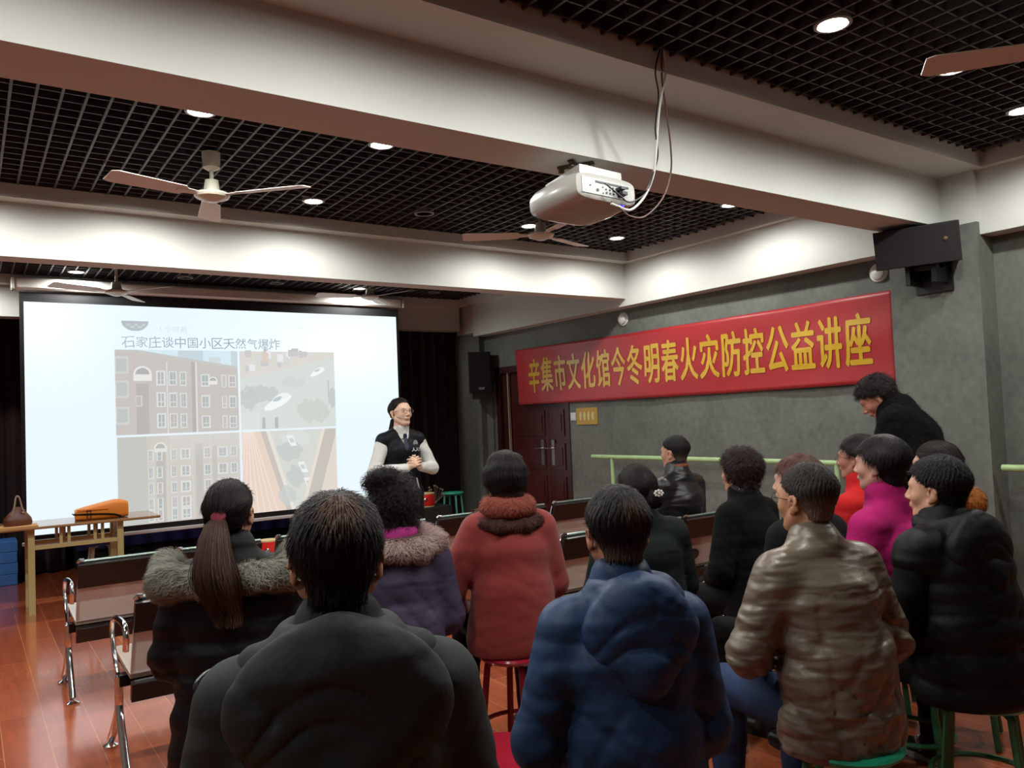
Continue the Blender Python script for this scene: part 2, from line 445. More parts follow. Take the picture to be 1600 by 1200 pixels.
# ================================================================== PROJECTION SCREEN
SX0, SX1, SZ0, SZ1, SY = .46, 4.28, .585, 2.755, 8.6
def screen_image():
    nx, nz = 700, 400
    xs = np.linspace(SX0, SX1, nx); zs = np.linspace(SZ0, SZ1, nz)
    Xg, Zg = np.meshgrid(xs, zs, indexing='ij')
    C = np.zeros((nx, nz, 3)); C[:] = np.array([226, 240, 248]) / 255
    glow = np.exp(-(((Xg - 3.6) / 1.0) ** 2 + ((Zg - 2.4) / .5) ** 2)) * .9 + np.exp(-(((Xg - .6) / .5) ** 2 + ((Zg - 2.6) / .5) ** 2)) * .9
    C += glow[..., None] * .09
    def rect(x0, x1, z0, z1, c, a=1.0):
        m = (Xg >= x0) & (Xg < x1) & (Zg >= z0) & (Zg < z1)
        C[m] = C[m] * (1 - a) + np.array(c) / 255 * a
    def mask(m, c, a=1.0): C[m] = C[m] * (1 - a) + np.array(c) / 255 * a
    rng = np.random.RandomState(3)
    def window(x, z, wd, h, k=1.0):
        rect(x, x + wd, z, z + h, (214, 216, 214)); b = wd * .16
        rect(x + b, x + wd - b, z + b, z + h - b, (164 + rng.randint(-8, 14), 168, 168))
        rect(x + wd * .46, x + wd * .54, z, z + h, (206, 208, 206)); rect(x, x + wd, z + h * .34, z + h * .40, (206, 208, 206))
    # picture A : brick blocks with arched windows
    a = (Xg >= 1.215) & (Xg < 2.395) & (Zg >= 1.475) & (Zg < 2.315)
    C[a] = np.array([205, 228, 238]) / 255
    rect(1.8, 2.05, 2.19, 2.315, (186, 204, 214)); rect(2.1, 2.22, 2.15, 2.25, (196, 210, 214)); rect(2.33, 2.395, 2.1, 2.315, (190, 206, 214))
    wallm = a & (Zg < 2.33 - (Xg - 1.35) * .17 * (Xg > 1.35) - .03)
    mask(wallm, (188, 180, 175)); mask(a & (Zg < 2.33 - (Xg - 1.35) * .17 * (Xg > 1.35)) & ~wallm, (186, 186, 182))
    mask(wallm & (Xg > 1.93) & (Xg < 1.97), (168, 162, 158)); mask(wallm & (Xg > 1.40) & (Xg < 1.52) & (Zg < 1.98), (172, 164, 160))
    for j, z in enumerate((1.96, 1.74, 1.53, 1.48)):
        for x, wd in ((1.59, .085), (1.71, .075), (1.81, .07), (2.02, .085), (2.23, .045), (2.30, .075)):
            if z - (x - 1.2) * .03 > 1.475 and not (j == 3): window(x, z - (x - 1.6) * .04, wd, .15 if x < 1.9 else .13)
    for z in (2.08, 1.84, 1.58): rect(1.215, 1.335, z, z + .17, (196, 198, 196)); rect(1.23, 1.32, z + .02, z + .15, (178, 182, 182))
    rect(1.395, 1.455, 1.75, 1.86, (204, 202, 198)); rect(1.405, 1.445, 1.76, 1.85, (176, 174, 172))
    for x in (1.685, 1.965): rect(x, x + .015, 1.475, 2.2, (214, 214, 210))
    for cx, cz, r in ((1.465, 2.07, .085), (2.14, 2.0, .045)):
        mask((((Xg - cx) ** 2 + (Zg - cz) ** 2) < r * r) & (Zg > cz), (226, 226, 222))
        mask((((Xg - cx) ** 2 + (Zg - cz) ** 2) < (r * .78) ** 2) & (Zg > cz), (160, 162, 162))
        rect(cx - r, cx + r, cz - r * .75, cz, (226, 224, 220))
    # picture B : street with cars
    b = (Xg >= 2.42) & (Xg < 3.48) & (Zg >= 1.475) & (Zg < 2.315)
    mask(b, (206, 212, 208))
    mask(b & (Zg > 2.02 + (Xg - 2.42) * .22), (212, 206, 200))
    for i in range(26):
        x = 2.43 + rng.rand() * .75; z = 2.08 + rng.rand() * .2 + (x - 2.42) * .1
        if z < 2.27: rect(x, x + .03 + rng.rand() * .05, z, z + .05 + rng.rand() * .06, rng.choice([190, 226, 204]) + np.zeros(3)); 
    rect(2.66, 2.73, 2.2, 2.3, (214, 190, 180))
    def blob(cx, cz, rx, rz, c, al=.8):
        n = .25 * np.sin(Xg * 47 + Zg * 31) + .2 * np.sin(Xg * 83 - Zg * 60)
        mask(b & ((((Xg - cx) / rx) ** 2 + ((Zg - cz) / rz) ** 2) < 1 + n), c, al)
    blob(2.62, 1.86, .2, .09, (184, 190, 184)); blob(2.5, 1.8, .1, .1, (186, 190, 186)); blob(3.22, 1.66, .2, .13, (190, 198, 188)); blob(3.0, 1.98, .12, .06, (200, 204, 200))
    blob(3.45, 1.8, .05, .1, (178, 184, 186))
    mask(b & (Zg < 1.66) & (Xg < 2.62), (212, 218, 216))
    for (cx, cz, s) in ((2.82, 1.76, 1.0), (3.28, 2.09, .55)):
        mask(b & ((((Xg - cx) / (.15 * s)) ** 2 + ((Zg - cz - (Xg - cx) * .45) / (.055 * s)) ** 2) < 1), (240, 244, 244))
        mask(b & ((((Xg - cx - .03 * s) / (.09 * s)) ** 2 + ((Zg - cz - .045 * s - (Xg - cx) * .35) / (.04 * s)) ** 2) < 1), (232, 238, 240))
        mask(b & ((((Xg - cx + .005 * s) / (.05 * s)) ** 2 + ((Zg - cz - .04 * s - (Xg - cx) * .35) / (.022 * s)) ** 2) < 1), (178, 188, 194))
    for cx in (2.66, 2.80):
        mask(b & (abs(Xg - cx) < .018) & (Zg < 1.58) & (Zg > 1.48), (166, 172, 174)); mask(b & (((Xg - cx) ** 2 + (Zg - 1.585) ** 2) < .0003), (166, 172, 174))
    rect(3.40, 3.408, 1.8, 2.0, (170, 176, 176))
    # picture C : tall blocks through smoke
    rect(1.225, 2.395, .0, 1.455, (196, 190, 182)); rect(1.225, 1.49, .0, 1.455, (184, 184, 178))
    rect(1.57, 1.66, .0, 1.3, (178, 172, 166)); rect(1.95, 2.02, 0, 1.36, (180, 176, 170)); rect(2.12, 2.16, 0, 1.32, (184, 178, 172))
    for z in (1.2, 1.03, .87, .72, .60):
        for x, wd in ((1.50, .05), (1.58, .05), (1.71, .055), (1.80, .10), (2.03, .07), (2.17, .10), (2.30, .07)): window(x, z, wd, .115)
    for x in (1.675, 1.915, 2.09): rect(x, x + .008, .58, 1.455, (206, 204, 198))
    mask((((Xg - 1.615) ** 2 + (Zg - 1.33) ** 2) < .0035) & (Zg > 1.33), (222, 220, 214)); mask((((Xg - 1.615) ** 2 + (Zg - 1.33) ** 2) < .0018) & (Zg > 1.33), (172, 168, 164)); rect(1.556, 1.674, 1.29, 1.33, (220, 216, 210))
    sm = np.clip((Zg - 1.15) / .3, 0, 1) * (Xg > 1.7) * (Xg < 2.395) * (Zg < 1.455)
    C[:] = C * (1 - .55 * sm[..., None]) + .55 * sm[..., None] * np.array([210, 208, 204]) / 255
    # picture D : orange facade and a car park from above
    q = (Xg >= 2.42) & (Xg < 3.475) & (Zg < 1.455)
    mask(q, (204, 206, 198))
    xe = 2.62 + (1.455 - Zg) * .30
    mask(q & (Xg < xe), (226, 200, 184))
    for k in range(9):
        mask(q & (Xg < xe) & (abs(Xg - (2.50 + (k - 4.5) * (.012 + (1.455 - Zg) * .065) + (1.455 - Zg) * .05)) < .006), (236, 216, 204))
    mask(q & (Xg > xe) & (Xg < xe + .06), (190, 180, 172)); mask(q & (Xg > xe + .06) & (Xg < xe + .10), (226, 218, 208))
    for cx, cz, rx, rz, c in ((3.02, 1.36, .16, .09, 214), (2.93, 1.22, .14, .1, 188), (3.0, .95, .1, .12, 188), (2.9, .75, .1, .1, 192)):
        n = .25 * np.sin(Xg * 51 + Zg * 37); mask(q & ((((Xg - cx) / rx) ** 2 + ((Zg - cz) / rz) ** 2) < 1 + n), (c - 4, c + 2, c - 2), .8)
    for cx, cz in ((3.08, 1.04), (3.14, .86), (2.96, 1.34), (3.16, .72)):
        mask(q & ((abs((Xg - cx) + (Zg - cz) * .4) < .035)) & (abs(Zg - cz) < .06), (232, 236, 236)); mask(q & ((abs((Xg - cx) + (Zg - cz) * .4) < .022)) & (abs(Zg - cz) < .025), (190, 198, 200))
    xd = 3.42 - (1.455 - Zg) * .30
    mask(q & (abs(Xg - xd) < .07) & (Xg > 3.1), (186, 178, 168)); mask(q & (Xg > xd + .07), (218, 204, 192)); mask(q & (abs(Xg - xd + .09) < .02), (224, 212, 200))
    # avatar
    mask((((Xg - 1.405) / .125) ** 2 + ((Zg - 2.605) / .10) ** 2 < 1) & (Zg < 2.605), (176, 184, 188))
    mask((((Xg - 1.405) / .105) ** 2 + ((Zg - 2.59) / .06) ** 2 < 1) & (Zg < 2.58) & (np.sin(Xg * 90) * np.sin(Zg * 140) > 0), (196, 202, 206))
    inner = (Xg > 1.21) & (Xg < 3.485) & (Zg < 2.32)
    C[inner] = C[inner] * .78 + .22 * np.array([216, 220, 218]) / 255
    return xs, zs, C
M_pic = bpy.data.materials.new('projected_picture'); M_pic.use_nodes = True
nt = M_pic.node_tree; nt.nodes.clear()
o_ = nt.nodes.new('ShaderNodeOutputMaterial'); e_ = nt.nodes.new('ShaderNodeEmission'); a_ = nt.nodes.new('ShaderNodeAttribute'); a_.attribute_name = 'Col'
nt.links.new(a_.outputs['Color'], e_.inputs['Color']); e_.inputs['Strength'].default_value = SCREEN_GAIN; nt.links.new(e_.outputs[0], o_.inputs[0])
def grid_mesh(name, P, material, cols=None):
    a, b = P.shape[:2]; idx = np.arange(a * b).reshape(a, b)
    F = np.stack([idx[:-1, :-1], idx[1:, :-1], idx[1:, 1:], idx[:-1, 1:]], -1).reshape(-1, 4)
    return mesh_np(name, P.reshape(-1, 3), F, material, True, cols)
scr = thing('projection_screen', 'large white roll-down projection screen showing a news slide', 'projection screen', (2.37, SY, 2.9))
xs, zs, C = screen_image()
P = np.stack([np.broadcast_to(xs[:, None] - 2.37, C.shape[:2]), np.zeros(C.shape[:2]), np.broadcast_to(zs[None, :] - 2.9, C.shape[:2])], -1)
link('screen_surface', grid_mesh('screen_surface', P, M_pic, lin(np.clip(C, 0, 1.0)).reshape(-1, 3)), scr)
M_bord = mat('screen_border', rgb(12, 12, 14), .7)
g = G(); X0, X1 = SX0 - 2.37, SX1 - 2.37; z0, z1 = SZ0 - 2.9, SZ1 - 2.9
g.box((X0 - .035, .002, z0 - .07), (X1 + .035, .006, z1 + .09)); g.obj('border', M_bord, scr)
G().box((X0 - .04, -.012, z0 - .09), (X1 + .04, .022, z0 - .055), bev=.01).obj('bottom_bar', mat('bar_paint', rgb(200, 200, 200), .4), scr)
G().box((X0 - .07, -.05, -.035), (X1 + .07, .07, .075), bev=.03).obj('housing', mat('housing_paint', rgb(222, 220, 214), .4), scr, True)
G().box((X0 - .1, -.055, -.04), (X0 - .07, .075, .08), bev=.02).obj('end_cap', mat('cap_plastic', rgb(196, 196, 190), .4), scr)
G().box((X1 + .07, -.055, -.04), (X1 + .1, .075, .08), bev=.02).obj('end_cap', MATS['cap_plastic'], scr)
M_ink = mat('slide_ink', rgb(150, 165, 172), .9, emit=(rgb(138, 156, 166), .95 * SCREEN_GAIN))
M_ink2 = mat('slide_ink_pale', rgb(190, 200, 206), .9, emit=(rgb(188, 203, 211), .95 * SCREEN_GAIN))
def slide_text(s, x0, x1, zc, size, m, name, seed=0, bold=0.0):
    rnd = random.Random(seed); V = []; F = []
    for i, ch in enumerate(s):
        gv, gf = glyph(ch, bold)
        if not len(gv): continue
        cx = x0 + (x1 - x0) * (i + .5) / len(s)
        a = rnd.uniform(-.08, .08); sz = size * rnd.uniform(.92, 1.08); o = len(V)
        for p in gv:
            px = p[0] * sz; pz = (p[1] - .36) * sz
            V.append((cx + px * math.cos(a) - pz * math.sin(a) - 2.37, -.004, zc + px * math.sin(a) + pz * math.cos(a) - 2.9))
        F += [tuple(q + o for q in f) for f in gf]
    me = bpy.data.meshes.new(name); me.from_pydata(V, [], F); me.materials.append(m)
    return link(name, me, scr)
slide_text('石家庄谈中国小区天然气爆炸', 1.28, 2.86, 2.395, .125, M_ink, 'slide_title', 2)
slide_text('1小时前', 1.6, 1.90, 2.53, .065, M_ink2, 'slide_caption', 5)
g = G()
for k in range(4): g.box((3.06 + k * .05 - 2.37, -.005, 2.578 - 2.9), (3.095 + k * .05 - 2.37, -.003, 2.592 - 2.9))
g.obj('slide_note', M_ink2, scr)

# ================================================================== CURTAINS
M_curt = mat('maroon_velvet', rgb(38, 12, 14), .95, sheen=.2, var=.2, vscale=8)
M_curtd = mat('black_drape', rgb(14, 11, 14), .95)
def curtain(x0, x1, y, z0, z1, m, amp=.04, wl=.17, label='', seed=1):
    nx = int((x1 - x0) / .015); xs = np.linspace(x0, x1, nx); zs = np.linspace(z0, z1, 14)
    rng = np.random.RandomState(seed); ph = rng.rand(4) * 6
    f = np.sin(2 * PI * xs / wl + 1.2 * np.sin(xs * 3 + ph[0])) + .3 * np.sin(2 * PI * xs / (wl * .43) + ph[1])
    top = np.linspace(1.0, .55, 14)
    P = np.zeros((nx, 14, 3)); P[..., 0] = xs[:, None]; P[..., 2] = zs[None]
    P[..., 1] = y + amp * f[:, None] * top[None]
    o = link('stage_curtain', grid_mesh('stage_curtain', P, m))
    s = o.modifiers.new('s', 'SOLIDIFY'); s.thickness = .006
    return tag(o, label, 'curtain')
curtain(4.05, 5.44, 9.22, .02, 2.9, M_curt, label='dark maroon floor-length curtain right of the screen behind the speaker')
curtain(-2.55, .9, 10.12, .02, 3.2, M_curt, label='dark maroon curtain left of the screen behind the brown handbag', seed=4)
curtain(-2.5, 5.45, 10.42, .02, 3.2, M_curtd, label='black backdrop curtain far behind the lower edge of the screen', seed=7)
# low stage skirt with blue band seen under the screen
tag(G().box((1.0, 10.02, 0), (4.6, 10.3, .34)).obj('stage_riser', mat('riser_black', rgb(13, 12, 16), .8)), 'low black stage riser behind the table under the screen', 'stage')
g = G()
nx = 120
V = []; F = []
for i in range(nx):
    x = 1.0 + 3.55 * i / (nx - 1)
    for z in (.345, .22): V.append((x, 10.005 - .012 * math.sin(i * .9) - .01, z))
for i in range(nx - 1): F.append((2 * i, 2 * i + 1, 2 * i + 3, 2 * i + 2))
g.add(V, F); o = g.obj('stage_skirt', mat('blue_cloth', rgb(36, 34, 96), .8)); o.modifiers.new('s', 'SOLIDIFY').thickness = .004
tag(o, 'deep blue cloth band along the edge of the black stage riser', 'cloth')

# ================================================================== BANNER
def wave(y, z):
    return .006 * math.sin(y * 3.1 + z * 2) + .004 * math.sin(y * 7.3 - z * 5.0) + .003 * math.sin(z * 17 + y * 1.7)
ban = thing('banner', 'long red cloth banner with yellow Chinese characters on the grey wall', 'banner', (XR, 5.46, 1.97))
YA, YB, ZA, ZB = 3.09, 7.82, 1.64, 2.295
nx, nz = 160, 22
P = np.zeros((nx, nz, 3))
for i in range(nx):
    for k in range(nz):
        y = YB + (YA - YB) * i / (nx - 1); t = k / (nz - 1)
        sag = -.018 * math.sin(PI * (y - YA) / (YB - YA))
        yy = y + (-.045 * (1 - t) if i == 0 else 0)
        z = ZA + (ZB - ZA) * t + sag * .6
        P[i, k] = (-.035 - wave(y, z), yy - 5.46, z - 1.97)
M_ban = mat('red_satin', rgb(164, 26, 32), .42, sheen=.15, bump=.15, bscale=5, bdist=.03)
o = link('cloth', grid_mesh('cloth', P, M_ban), ban); o.modifiers.new('s', 'SOLIDIFY').thickness = .002
V = []; F = []
TXT = '辛集市文化馆今冬明春火灾防控公益讲座'
ty0, ty1 = 7.56, 3.25
import bmesh
for i, ch in enumerate(TXT):
    gv, gf = glyph(ch, .028)
    bm = bmesh.new()
    vs = [bm.verts.new(p) for p in gv]
    for f in gf:
        try: bm.faces.new([vs[q] for q in f])
        except Exception: pass
    for _ in range(2):
        es = [e for e in bm.edges if e.calc_length() > .12]
        if es: bmesh.ops.subdivide_edges(bm, edges=es, cuts=1, use_grid_fill=False)
        bmesh.ops.triangulate(bm, faces=bm.faces)
    bm.verts.index_update(); o_i = len(V)
    cy = ty0 + (ty1 - ty0) * (i + .5) / len(TXT)
    for v in bm.verts:
        y = cy - v.co.x * .225; z = 1.962 + (v.co.y - .37) * .415
        V.append((-.0395 - wave(y, z), y - 5.46, z - 1.97))
    F += [tuple(v.index + o_i for v in f.verts) for f in bm.faces]
    bm.free()
me = bpy.data.meshes.new('lettering'); me.from_pydata(V, [], F); me.materials.append(mat('yellow_letters', rgb(206, 164, 38), .3, spec=.6, coat=.3))
link('lettering', me, ban)

# ================================================================== WALL FITTINGS
M_dome = mat('white_dome', rgb(205, 205, 202), .4)
RY = Matrix.Rotation(-PI / 2, 3, 'Y')
for y, z, lab in ((3.20, 2.44, 'round white wall alarm beside the black wall speaker above the banner end'), (5.93, 2.44, 'round white wall alarm above the middle of the banner')):
    t = thing('wall_alarm', lab, 'alarm', (XR, y, z), 0, 'round white wall alarms')
    G().lathe([(.07, 0), (.07, .012), (.062, .02)], 28, R=RY).obj('base', M_dome, t, True)
    G().lathe([(.055, .02), (.05, .035), (.03, .047), (0, .052)], 28, R=RY).obj('dome', M_dome, t, True)
t = thing('light_switch', 'small white wall switch beside the door under the banner', 'switch', (XR, 6.8, 1.475))
G().box((-.012, -.043, -.043), (0, .043, .043), bev=0).obj('plate', M_dome, t); G().box((-.018, -.028, -.03), (-.011, .028, .03)).obj('rocker', M_dome, t)
t = thing('wall_sign', 'small yellow sign with four pale marks right of the white switch', 'sign', (XR, 6.57, 1.475))
G().box((-.012, -.17, -.09), (0, .17, .09)).obj('board', mat('sign_yellow', rgb(176, 138, 52), .5), t)
g = G()
for i in range(4):
    g.prism([(.018 * math.cos(a * PI / 8) * (.8 + .2 * (a % 3)) , .05 * math.sin(a * PI / 8) * (.9 + .1 * (a % 2))) for a in range(16)], 0, .003, R=Matrix(((0, 0, -1), (-1, 0, 0), (0, 1, 0))), c=(-.012, .10 - i * .068, .0))
g.obj('print', mat('sign_pale', rgb(196, 190, 140), .5), t)

# green ballet barres
M_green = mat('barre_green', rgb(158, 186, 132), .45, var=.12, vscale=12)
def barre(y0, y1, posts, lab):
    t = thing('ballet_barre', lab, 'handrail', (5.30, (y0 + y1) / 2, 0)); c = (y0 + y1) / 2
    g = G().tube([(0, y0 - c, 1.06), (0, y1 - c, 1.06)], .022, 12); g.obj('rail', M_green, t, True)
    for p in posts:
        G().tube([(0, p - c, 0), (0, p - c, 1.05)], .019, 10).obj('post', M_green, t, True)
        G().lathe([(.05, 0), (.05, .008), (.022, .012)], 16, c=(0, p - c, 0)).obj('foot_plate', M_green, t)
barre(2.95 + .25, 6.28, (3.5, 5.98), 'green ballet barre on posts in front of the wall below the banner')
barre(-.6, 2.36, (-.2, 1.2), 'green ballet barre at the right edge beyond the column')

# black speaker on the near column
M_spk = mat('speaker_black', rgb(20, 19, 20), .6, bump=.1, bscale=200, bdist=.001)
M_spk2 = mat('speaker_cabinet', rgb(42, 42, 42), .6)
t = thing('wall_loudspeaker', 'black loudspeaker on a bracket on the column near the banner end', 'loudspeaker', (5.14, 2.70, 2.505))
R = Matrix.Rotation(math.radians(18), 3, 'Z') @ Matrix.Rotation(math.radians(-12), 3, 'Y')
poly = [(-.13, -.25), (-.13, .25), (.10, .20), (.10, -.20)]
G().prism(poly, -.12, .13, R=R).obj('cabinet', M_spk2, t)
G().box((-.142, -.245, -.115), (-.131, .245, .125), R=R).obj('grille', M_spk, t)
G().lathe([(.012, 0), (.012, .006), (0, .008)], 12, R=R @ Matrix.Rotation(-PI / 2, 3, 'Y'), c=R @ Vector((-.142, -.17, .03))).obj('badge', mat('badge_bronze', rgb(130, 110, 80), .4, metal=.6), t)
g = G().box((-.02, -.10, -.25), (.17, -.07, .0)); g.box((-.02, .07, -.25), (.17, .10, .0)); g.box((.14, -.12, -.3), (.17, .12, .02)); g.tube([(.05, -.1, -.13), (.05, .1, -.13)], .03, 10)
g.obj('bracket', M_blackpl, t)
# far loudspeaker
t = thing('tall_loudspeaker', 'tall black loudspeaker hung on the far wall between curtain and door', 'loudspeaker', (5.31, 8.42, 2.05))
R = Matrix.Rotation(math.radians(-25), 3, 'Z')
G().prism([(-.14, -.13), (.14, -.13), (.10, .13), (-.10, .13)], -.24, .27, R=R).obj('cabinet', M_spk, t)
G().box((-.125, -.142, -.22), (.125, -.131, .25), R=R).obj('grille', mat('grille_black', rgb(10, 10, 11), .8), t)
G().box((-.02, -.148, -.2), (.05, -.142, -.17), R=R).obj('badge', mat('badge_grey', rgb(120, 122, 124), .5), t)
G().prism([(-.10, -.10), (.10, -.10), (.08, .1), (-.08, .1)], -.31, -.24, R=R).obj('bracket', M_blackpl, t)
g = G().tube(bez([(5.47, 8.36, 1.75), (5.478, 8.37, 1.2), (5.47, 8.40, .6), (5.46, 8.45, .3), (5.44, 8.5, .012)]), .006, 6)
tag(g.obj('speaker_cable', M_blackpl), 'black cable running down the far wall below the tall loudspeaker', 'cable')

# ================================================================== PROJECTOR
M_pj = mat('projector_shell', rgb(176, 175, 168), .3, coat=.3)
pj = thing('projector', 'white projector hanging under the near ceiling beam', 'projector', (2.30, 2.72, 2.455))
# body : front towards +Y
g = G(); m_ = 28
secs = []
def pj_sec(y, sx, z0, z1, pw):
    ring = []
    for k in range(m_):
        a = 2 * PI * k / m_; ca, sa = math.cos(a), math.sin(a)
        x = sx * math.copysign(abs(ca) ** pw, ca); z = (z0 + z1) / 2 + (z1 - z0) / 2 * math.copysign(abs(sa) ** pw, sa)
        ring.append((x, y, z))
    return ring
for (y, sx, z0, z1, pw) in ((-.175, .150, -.045, .048, .35), (-.168, .168, -.055, .06, .42), (-.12, .178, -.062, .072, .5), (0, .186, -.066, .078, .55), (.12, .182, -.062, .076, .55), (.165, .17, -.05, .062, .5), (.18, .14, -.035, .045, .5)):
    secs.append(pj_sec(y, sx, z0, z1, pw))
V = [p for s in secs for p in s]; F = []
for i in range(len(secs) - 1):
    for k in range(m_): F.append((i * m_ + k, i * m_ + (k + 1) % m_, (i + 1) * m_ + (k + 1) % m_, (i + 1) * m_ + k))
F.append(tuple(range(m_))); F.append(tuple((len(secs) - 1) * m_ + k for k in range(m_)))
RP = Matrix.Rotation(math.radians(2), 3, 'Y') @ Matrix.Rotation(math.radians(-4), 3, 'X')
g.add([RP @ Vector(v) for v in V], F); g.obj('shell', M_pj, pj, True)
G().prism([(-.12, -.14), (.12, -.14), (.10, .13), (-.10, .13)], .07, .105, R=RP).obj('mount_plate', M_pj, pj)
G().tube([(0, .0, .10), (0, .03, .18)], .022, 14).obj('mount_pole', M_pj, pj, True)
g = G(); 
for a in range(4):
    A = a * PI / 2 + .6; g.box((0, -.014, .168), (.085, .014, .176), R=Matrix.Rotation(A, 3, 'Z'), c=(0, .03, 0)); g.lathe([(.014, .15), (.014, .168)], 8, c=(.07 * math.cos(A), .03 + .07 * math.sin(A), 0))
g.obj('ceiling_bracket', mat('old_brass', rgb(92, 78, 60), .5, metal=.5), pj)
G().box((-.145, -.1785, -.035), (.03 + .11, -.1745, .035), R=RP).obj('rear_panel', mat('panel_grey', rgb(168, 172, 170), .4), pj)
g = G(); rnd = random.Random(4)
g.box((-.07, -.181, .018), (.12, -.178, .026), R=RP)
for x, z, r in [(-.06, -.015, .007), (-.03, .002, .003), (-.01, -.02, .005), (-.012, -.005, .004), (.01, -.02, .005), (.01, -.005, .005), (.01, .008, .004), (.03, -.02, .004), (.03, -.005, .005), (.03, .008, .004), (.05, .006, .007), (.075, .008, .008), (.055, -.012, .01), (.09, -.014, .007), (-.03, -.025, .003), (-.10, .0, .003)]:
    g.lathe([(r, 0), (r, .003)], 10, R=RP @ Matrix.Rotation(PI / 2, 3, 'X'), c=RP @ Vector((x, -.178, z)))
g.obj('port', M_blackpl, pj)
g = G(); g.box((.045, -.215, -.004), (.07, -.18, .008), R=RP); g.box((.05, -.215, -.026), (.08, -.18, -.012), R=RP); g.obj('plug', M_blackpl, pj)
G().lathe([(.045, 0), (.05, .02), (.04, .03), (.03, .02)], 20, R=RP @ Matrix.Rotation(-PI / 2, 3, 'X'), c=RP @ Vector((-.07, .172, .0))).obj('lens', M_blackpl, pj, True)
g = G().lathe([(.006, 0), (.006, .002)], 10, R=RP @ Matrix.Rotation(PI / 2, 3, 'X'), c=RP @ Vector((.08, -.16, -.056)))
g.lathe([(.006, 0), (.006, .002)], 10, R=RP @ Matrix.Rotation(PI / 2, 3, 'X'), c=RP @ Vector((.098, -.162, -.054)))
g.obj('indicator_light', mat('blue_led', rgb(60, 60, 255), .4, emit=(rgb(70, 60, 255), 4)), pj)
def wpt(u, v, y):
    r = RC @ _d(u, v); return Vector(r * (y / r[1])) + Vector((0, 0, EYE))
for pts, m, r, lab, yy in (
    ([(1034, 82), (1024, 110), (1029, 150), (1024, 200), (1028, 240), (1021, 270), (1010, 300), (985, 316), (968, 305), (950, 290), (945, 287)], M_blackpl, .0035, 'thin black cable curving from the ceiling into the projector', None),
    ([(1035, 82), (1040, 110), (1030, 170), (1024, 250), (1019, 280), (1005, 310), (985, 328), (965, 322), (955, 318)], mat('white_cable', rgb(206, 204, 198), .5), .0055, 'thick white cable hanging from the ceiling to the projector', None),
    ([(1036, 82), (1034, 120), (1042, 180), (1048, 230), (1048, 270), (1035, 310), (1008, 338), (985, 338), (972, 328), (955, 315)], mat('spiral_cable', rgb(88, 62, 56), .5), .004, 'brown spiral-wrapped cable in the widest loop beside the projector', None)):
    P3 = []
    n = len(pts)
    for i, (u, v) in enumerate(pts):
        y = 2.34 + (2.49 - 2.34) * min(1, max(0, (v - 82) / 200))
        P3.append(wpt(u, v, y))
    P3[0].z = ZG + .03
    tag(G().tube(bez(P3, 60), r, 8).obj('hanging_cable', m, None, True), lab, 'cable')

# ================================================================== TABLE and what stands on it
M_tabf = mat('table_frame_yellow', rgb(176, 160, 108), .4)
M_top = mat('table_top_wood', rgb(150, 112, 74), .18, var=.12, vscale=4, stretch=(1, 8, 1), coat=.4)
tb = thing('desk_table', 'yellow-framed lattice table with a glossy wooden top before the screen', 'table', (.83, 8.1, 0))
G().box((-.66, -.33, .72), (.62, .27, .742), bev=.01).obj('tabletop', M_top, tb)
for x in (-.38, .30):
    for y in (-.22, .19):
        G().box((x - .025, y - .02, 0), (x + .025, y + .02, .72)).obj('leg', M_tabf, tb)
for y in (-.22, .19):
    g = G().box((-.36, y - .014, .54), (.28, y + .014, .575))
    for k, x in enumerate((-.16, -.10, .10, .16)): g.box((x - .012, y - .012, .57), (x + .012, y + .012, .72))
    g.obj('lattice_rail', M_tabf, tb)
for x in (-.38, .30):
    g = G().box((x - .014, -.2, .54), (x + .014, .17, .575))
    for yy in (-.1, .0, .08): g.box((x - .01, yy - .01, .57), (x + .01, yy + .01, .72))
    g.obj('side_rail', M_tabf, tb)
# orange bag
M_or = mat('orange_canvas', rgb(222, 128, 32), .6, bump=.2, bscale=12, bdist=.02)
bg = thing('shoulder_bag', 'orange canvas bag with a black strap lying on the table', 'bag', (1.0, 8.0, .742), math.radians(-4))
n1, n2 = 22, 12
V = []; F = []
prof = lambda t: .095 + .05 * t
me = None
g = G()
ring = []
secs = []
for i in range(13):
    s = i / 12; x = -.21 + .42 * s
    h = .095 + .07 * min(1, s * 1.3) - .02 * (s ** 6); e = 1 - .10 * abs(2 * s - 1) ** 6
    r_ = []
    for k in range(24):
        a = 2 * PI * k / 24; ca, sa = math.cos(a), math.sin(a)
        r_.append((x, .11 * e * math.copysign(abs(ca) ** .45, ca), h / 2 + h / 2 * e * math.copysign(abs(sa) ** .5, sa)))
    secs.append(r_)
V = [p for s in secs for p in s]; F = []
for i in range(12):
    for k in range(24): F.append((i * 24 + k, i * 24 + (k + 1) % 24, (i + 1) * 24 + (k + 1) % 24, (i + 1) * 24 + k))
F.append(tuple(range(24))); F.append(tuple(12 * 24 + k for k in range(24)))
g.add(V, F); g.obj('bag_body', M_or, bg, True)
g = G(); g.box((-.20, -.122, .088), (.05, -.108, .10)); g.obj('flap_edge', M_or, bg)
G().tube(bez([(-.222, -.02, .055), (-.215, -.10, .058), (-.12, -.119, .055), (.0, -.121, .048), (.10, -.121, .035), (.15, -.118, .012)]), .016, 8, flat=.25).obj('strap', M_blackpl, bg)
g = G(); g.tube([(-.12, -.128, .02), (-.12, -.128, .09), (-.09, -.128, .09), (-.09, -.128, .02), (-.12, -.128, .02)], .004, 6); g.obj('buckle', M_blackpl, bg)
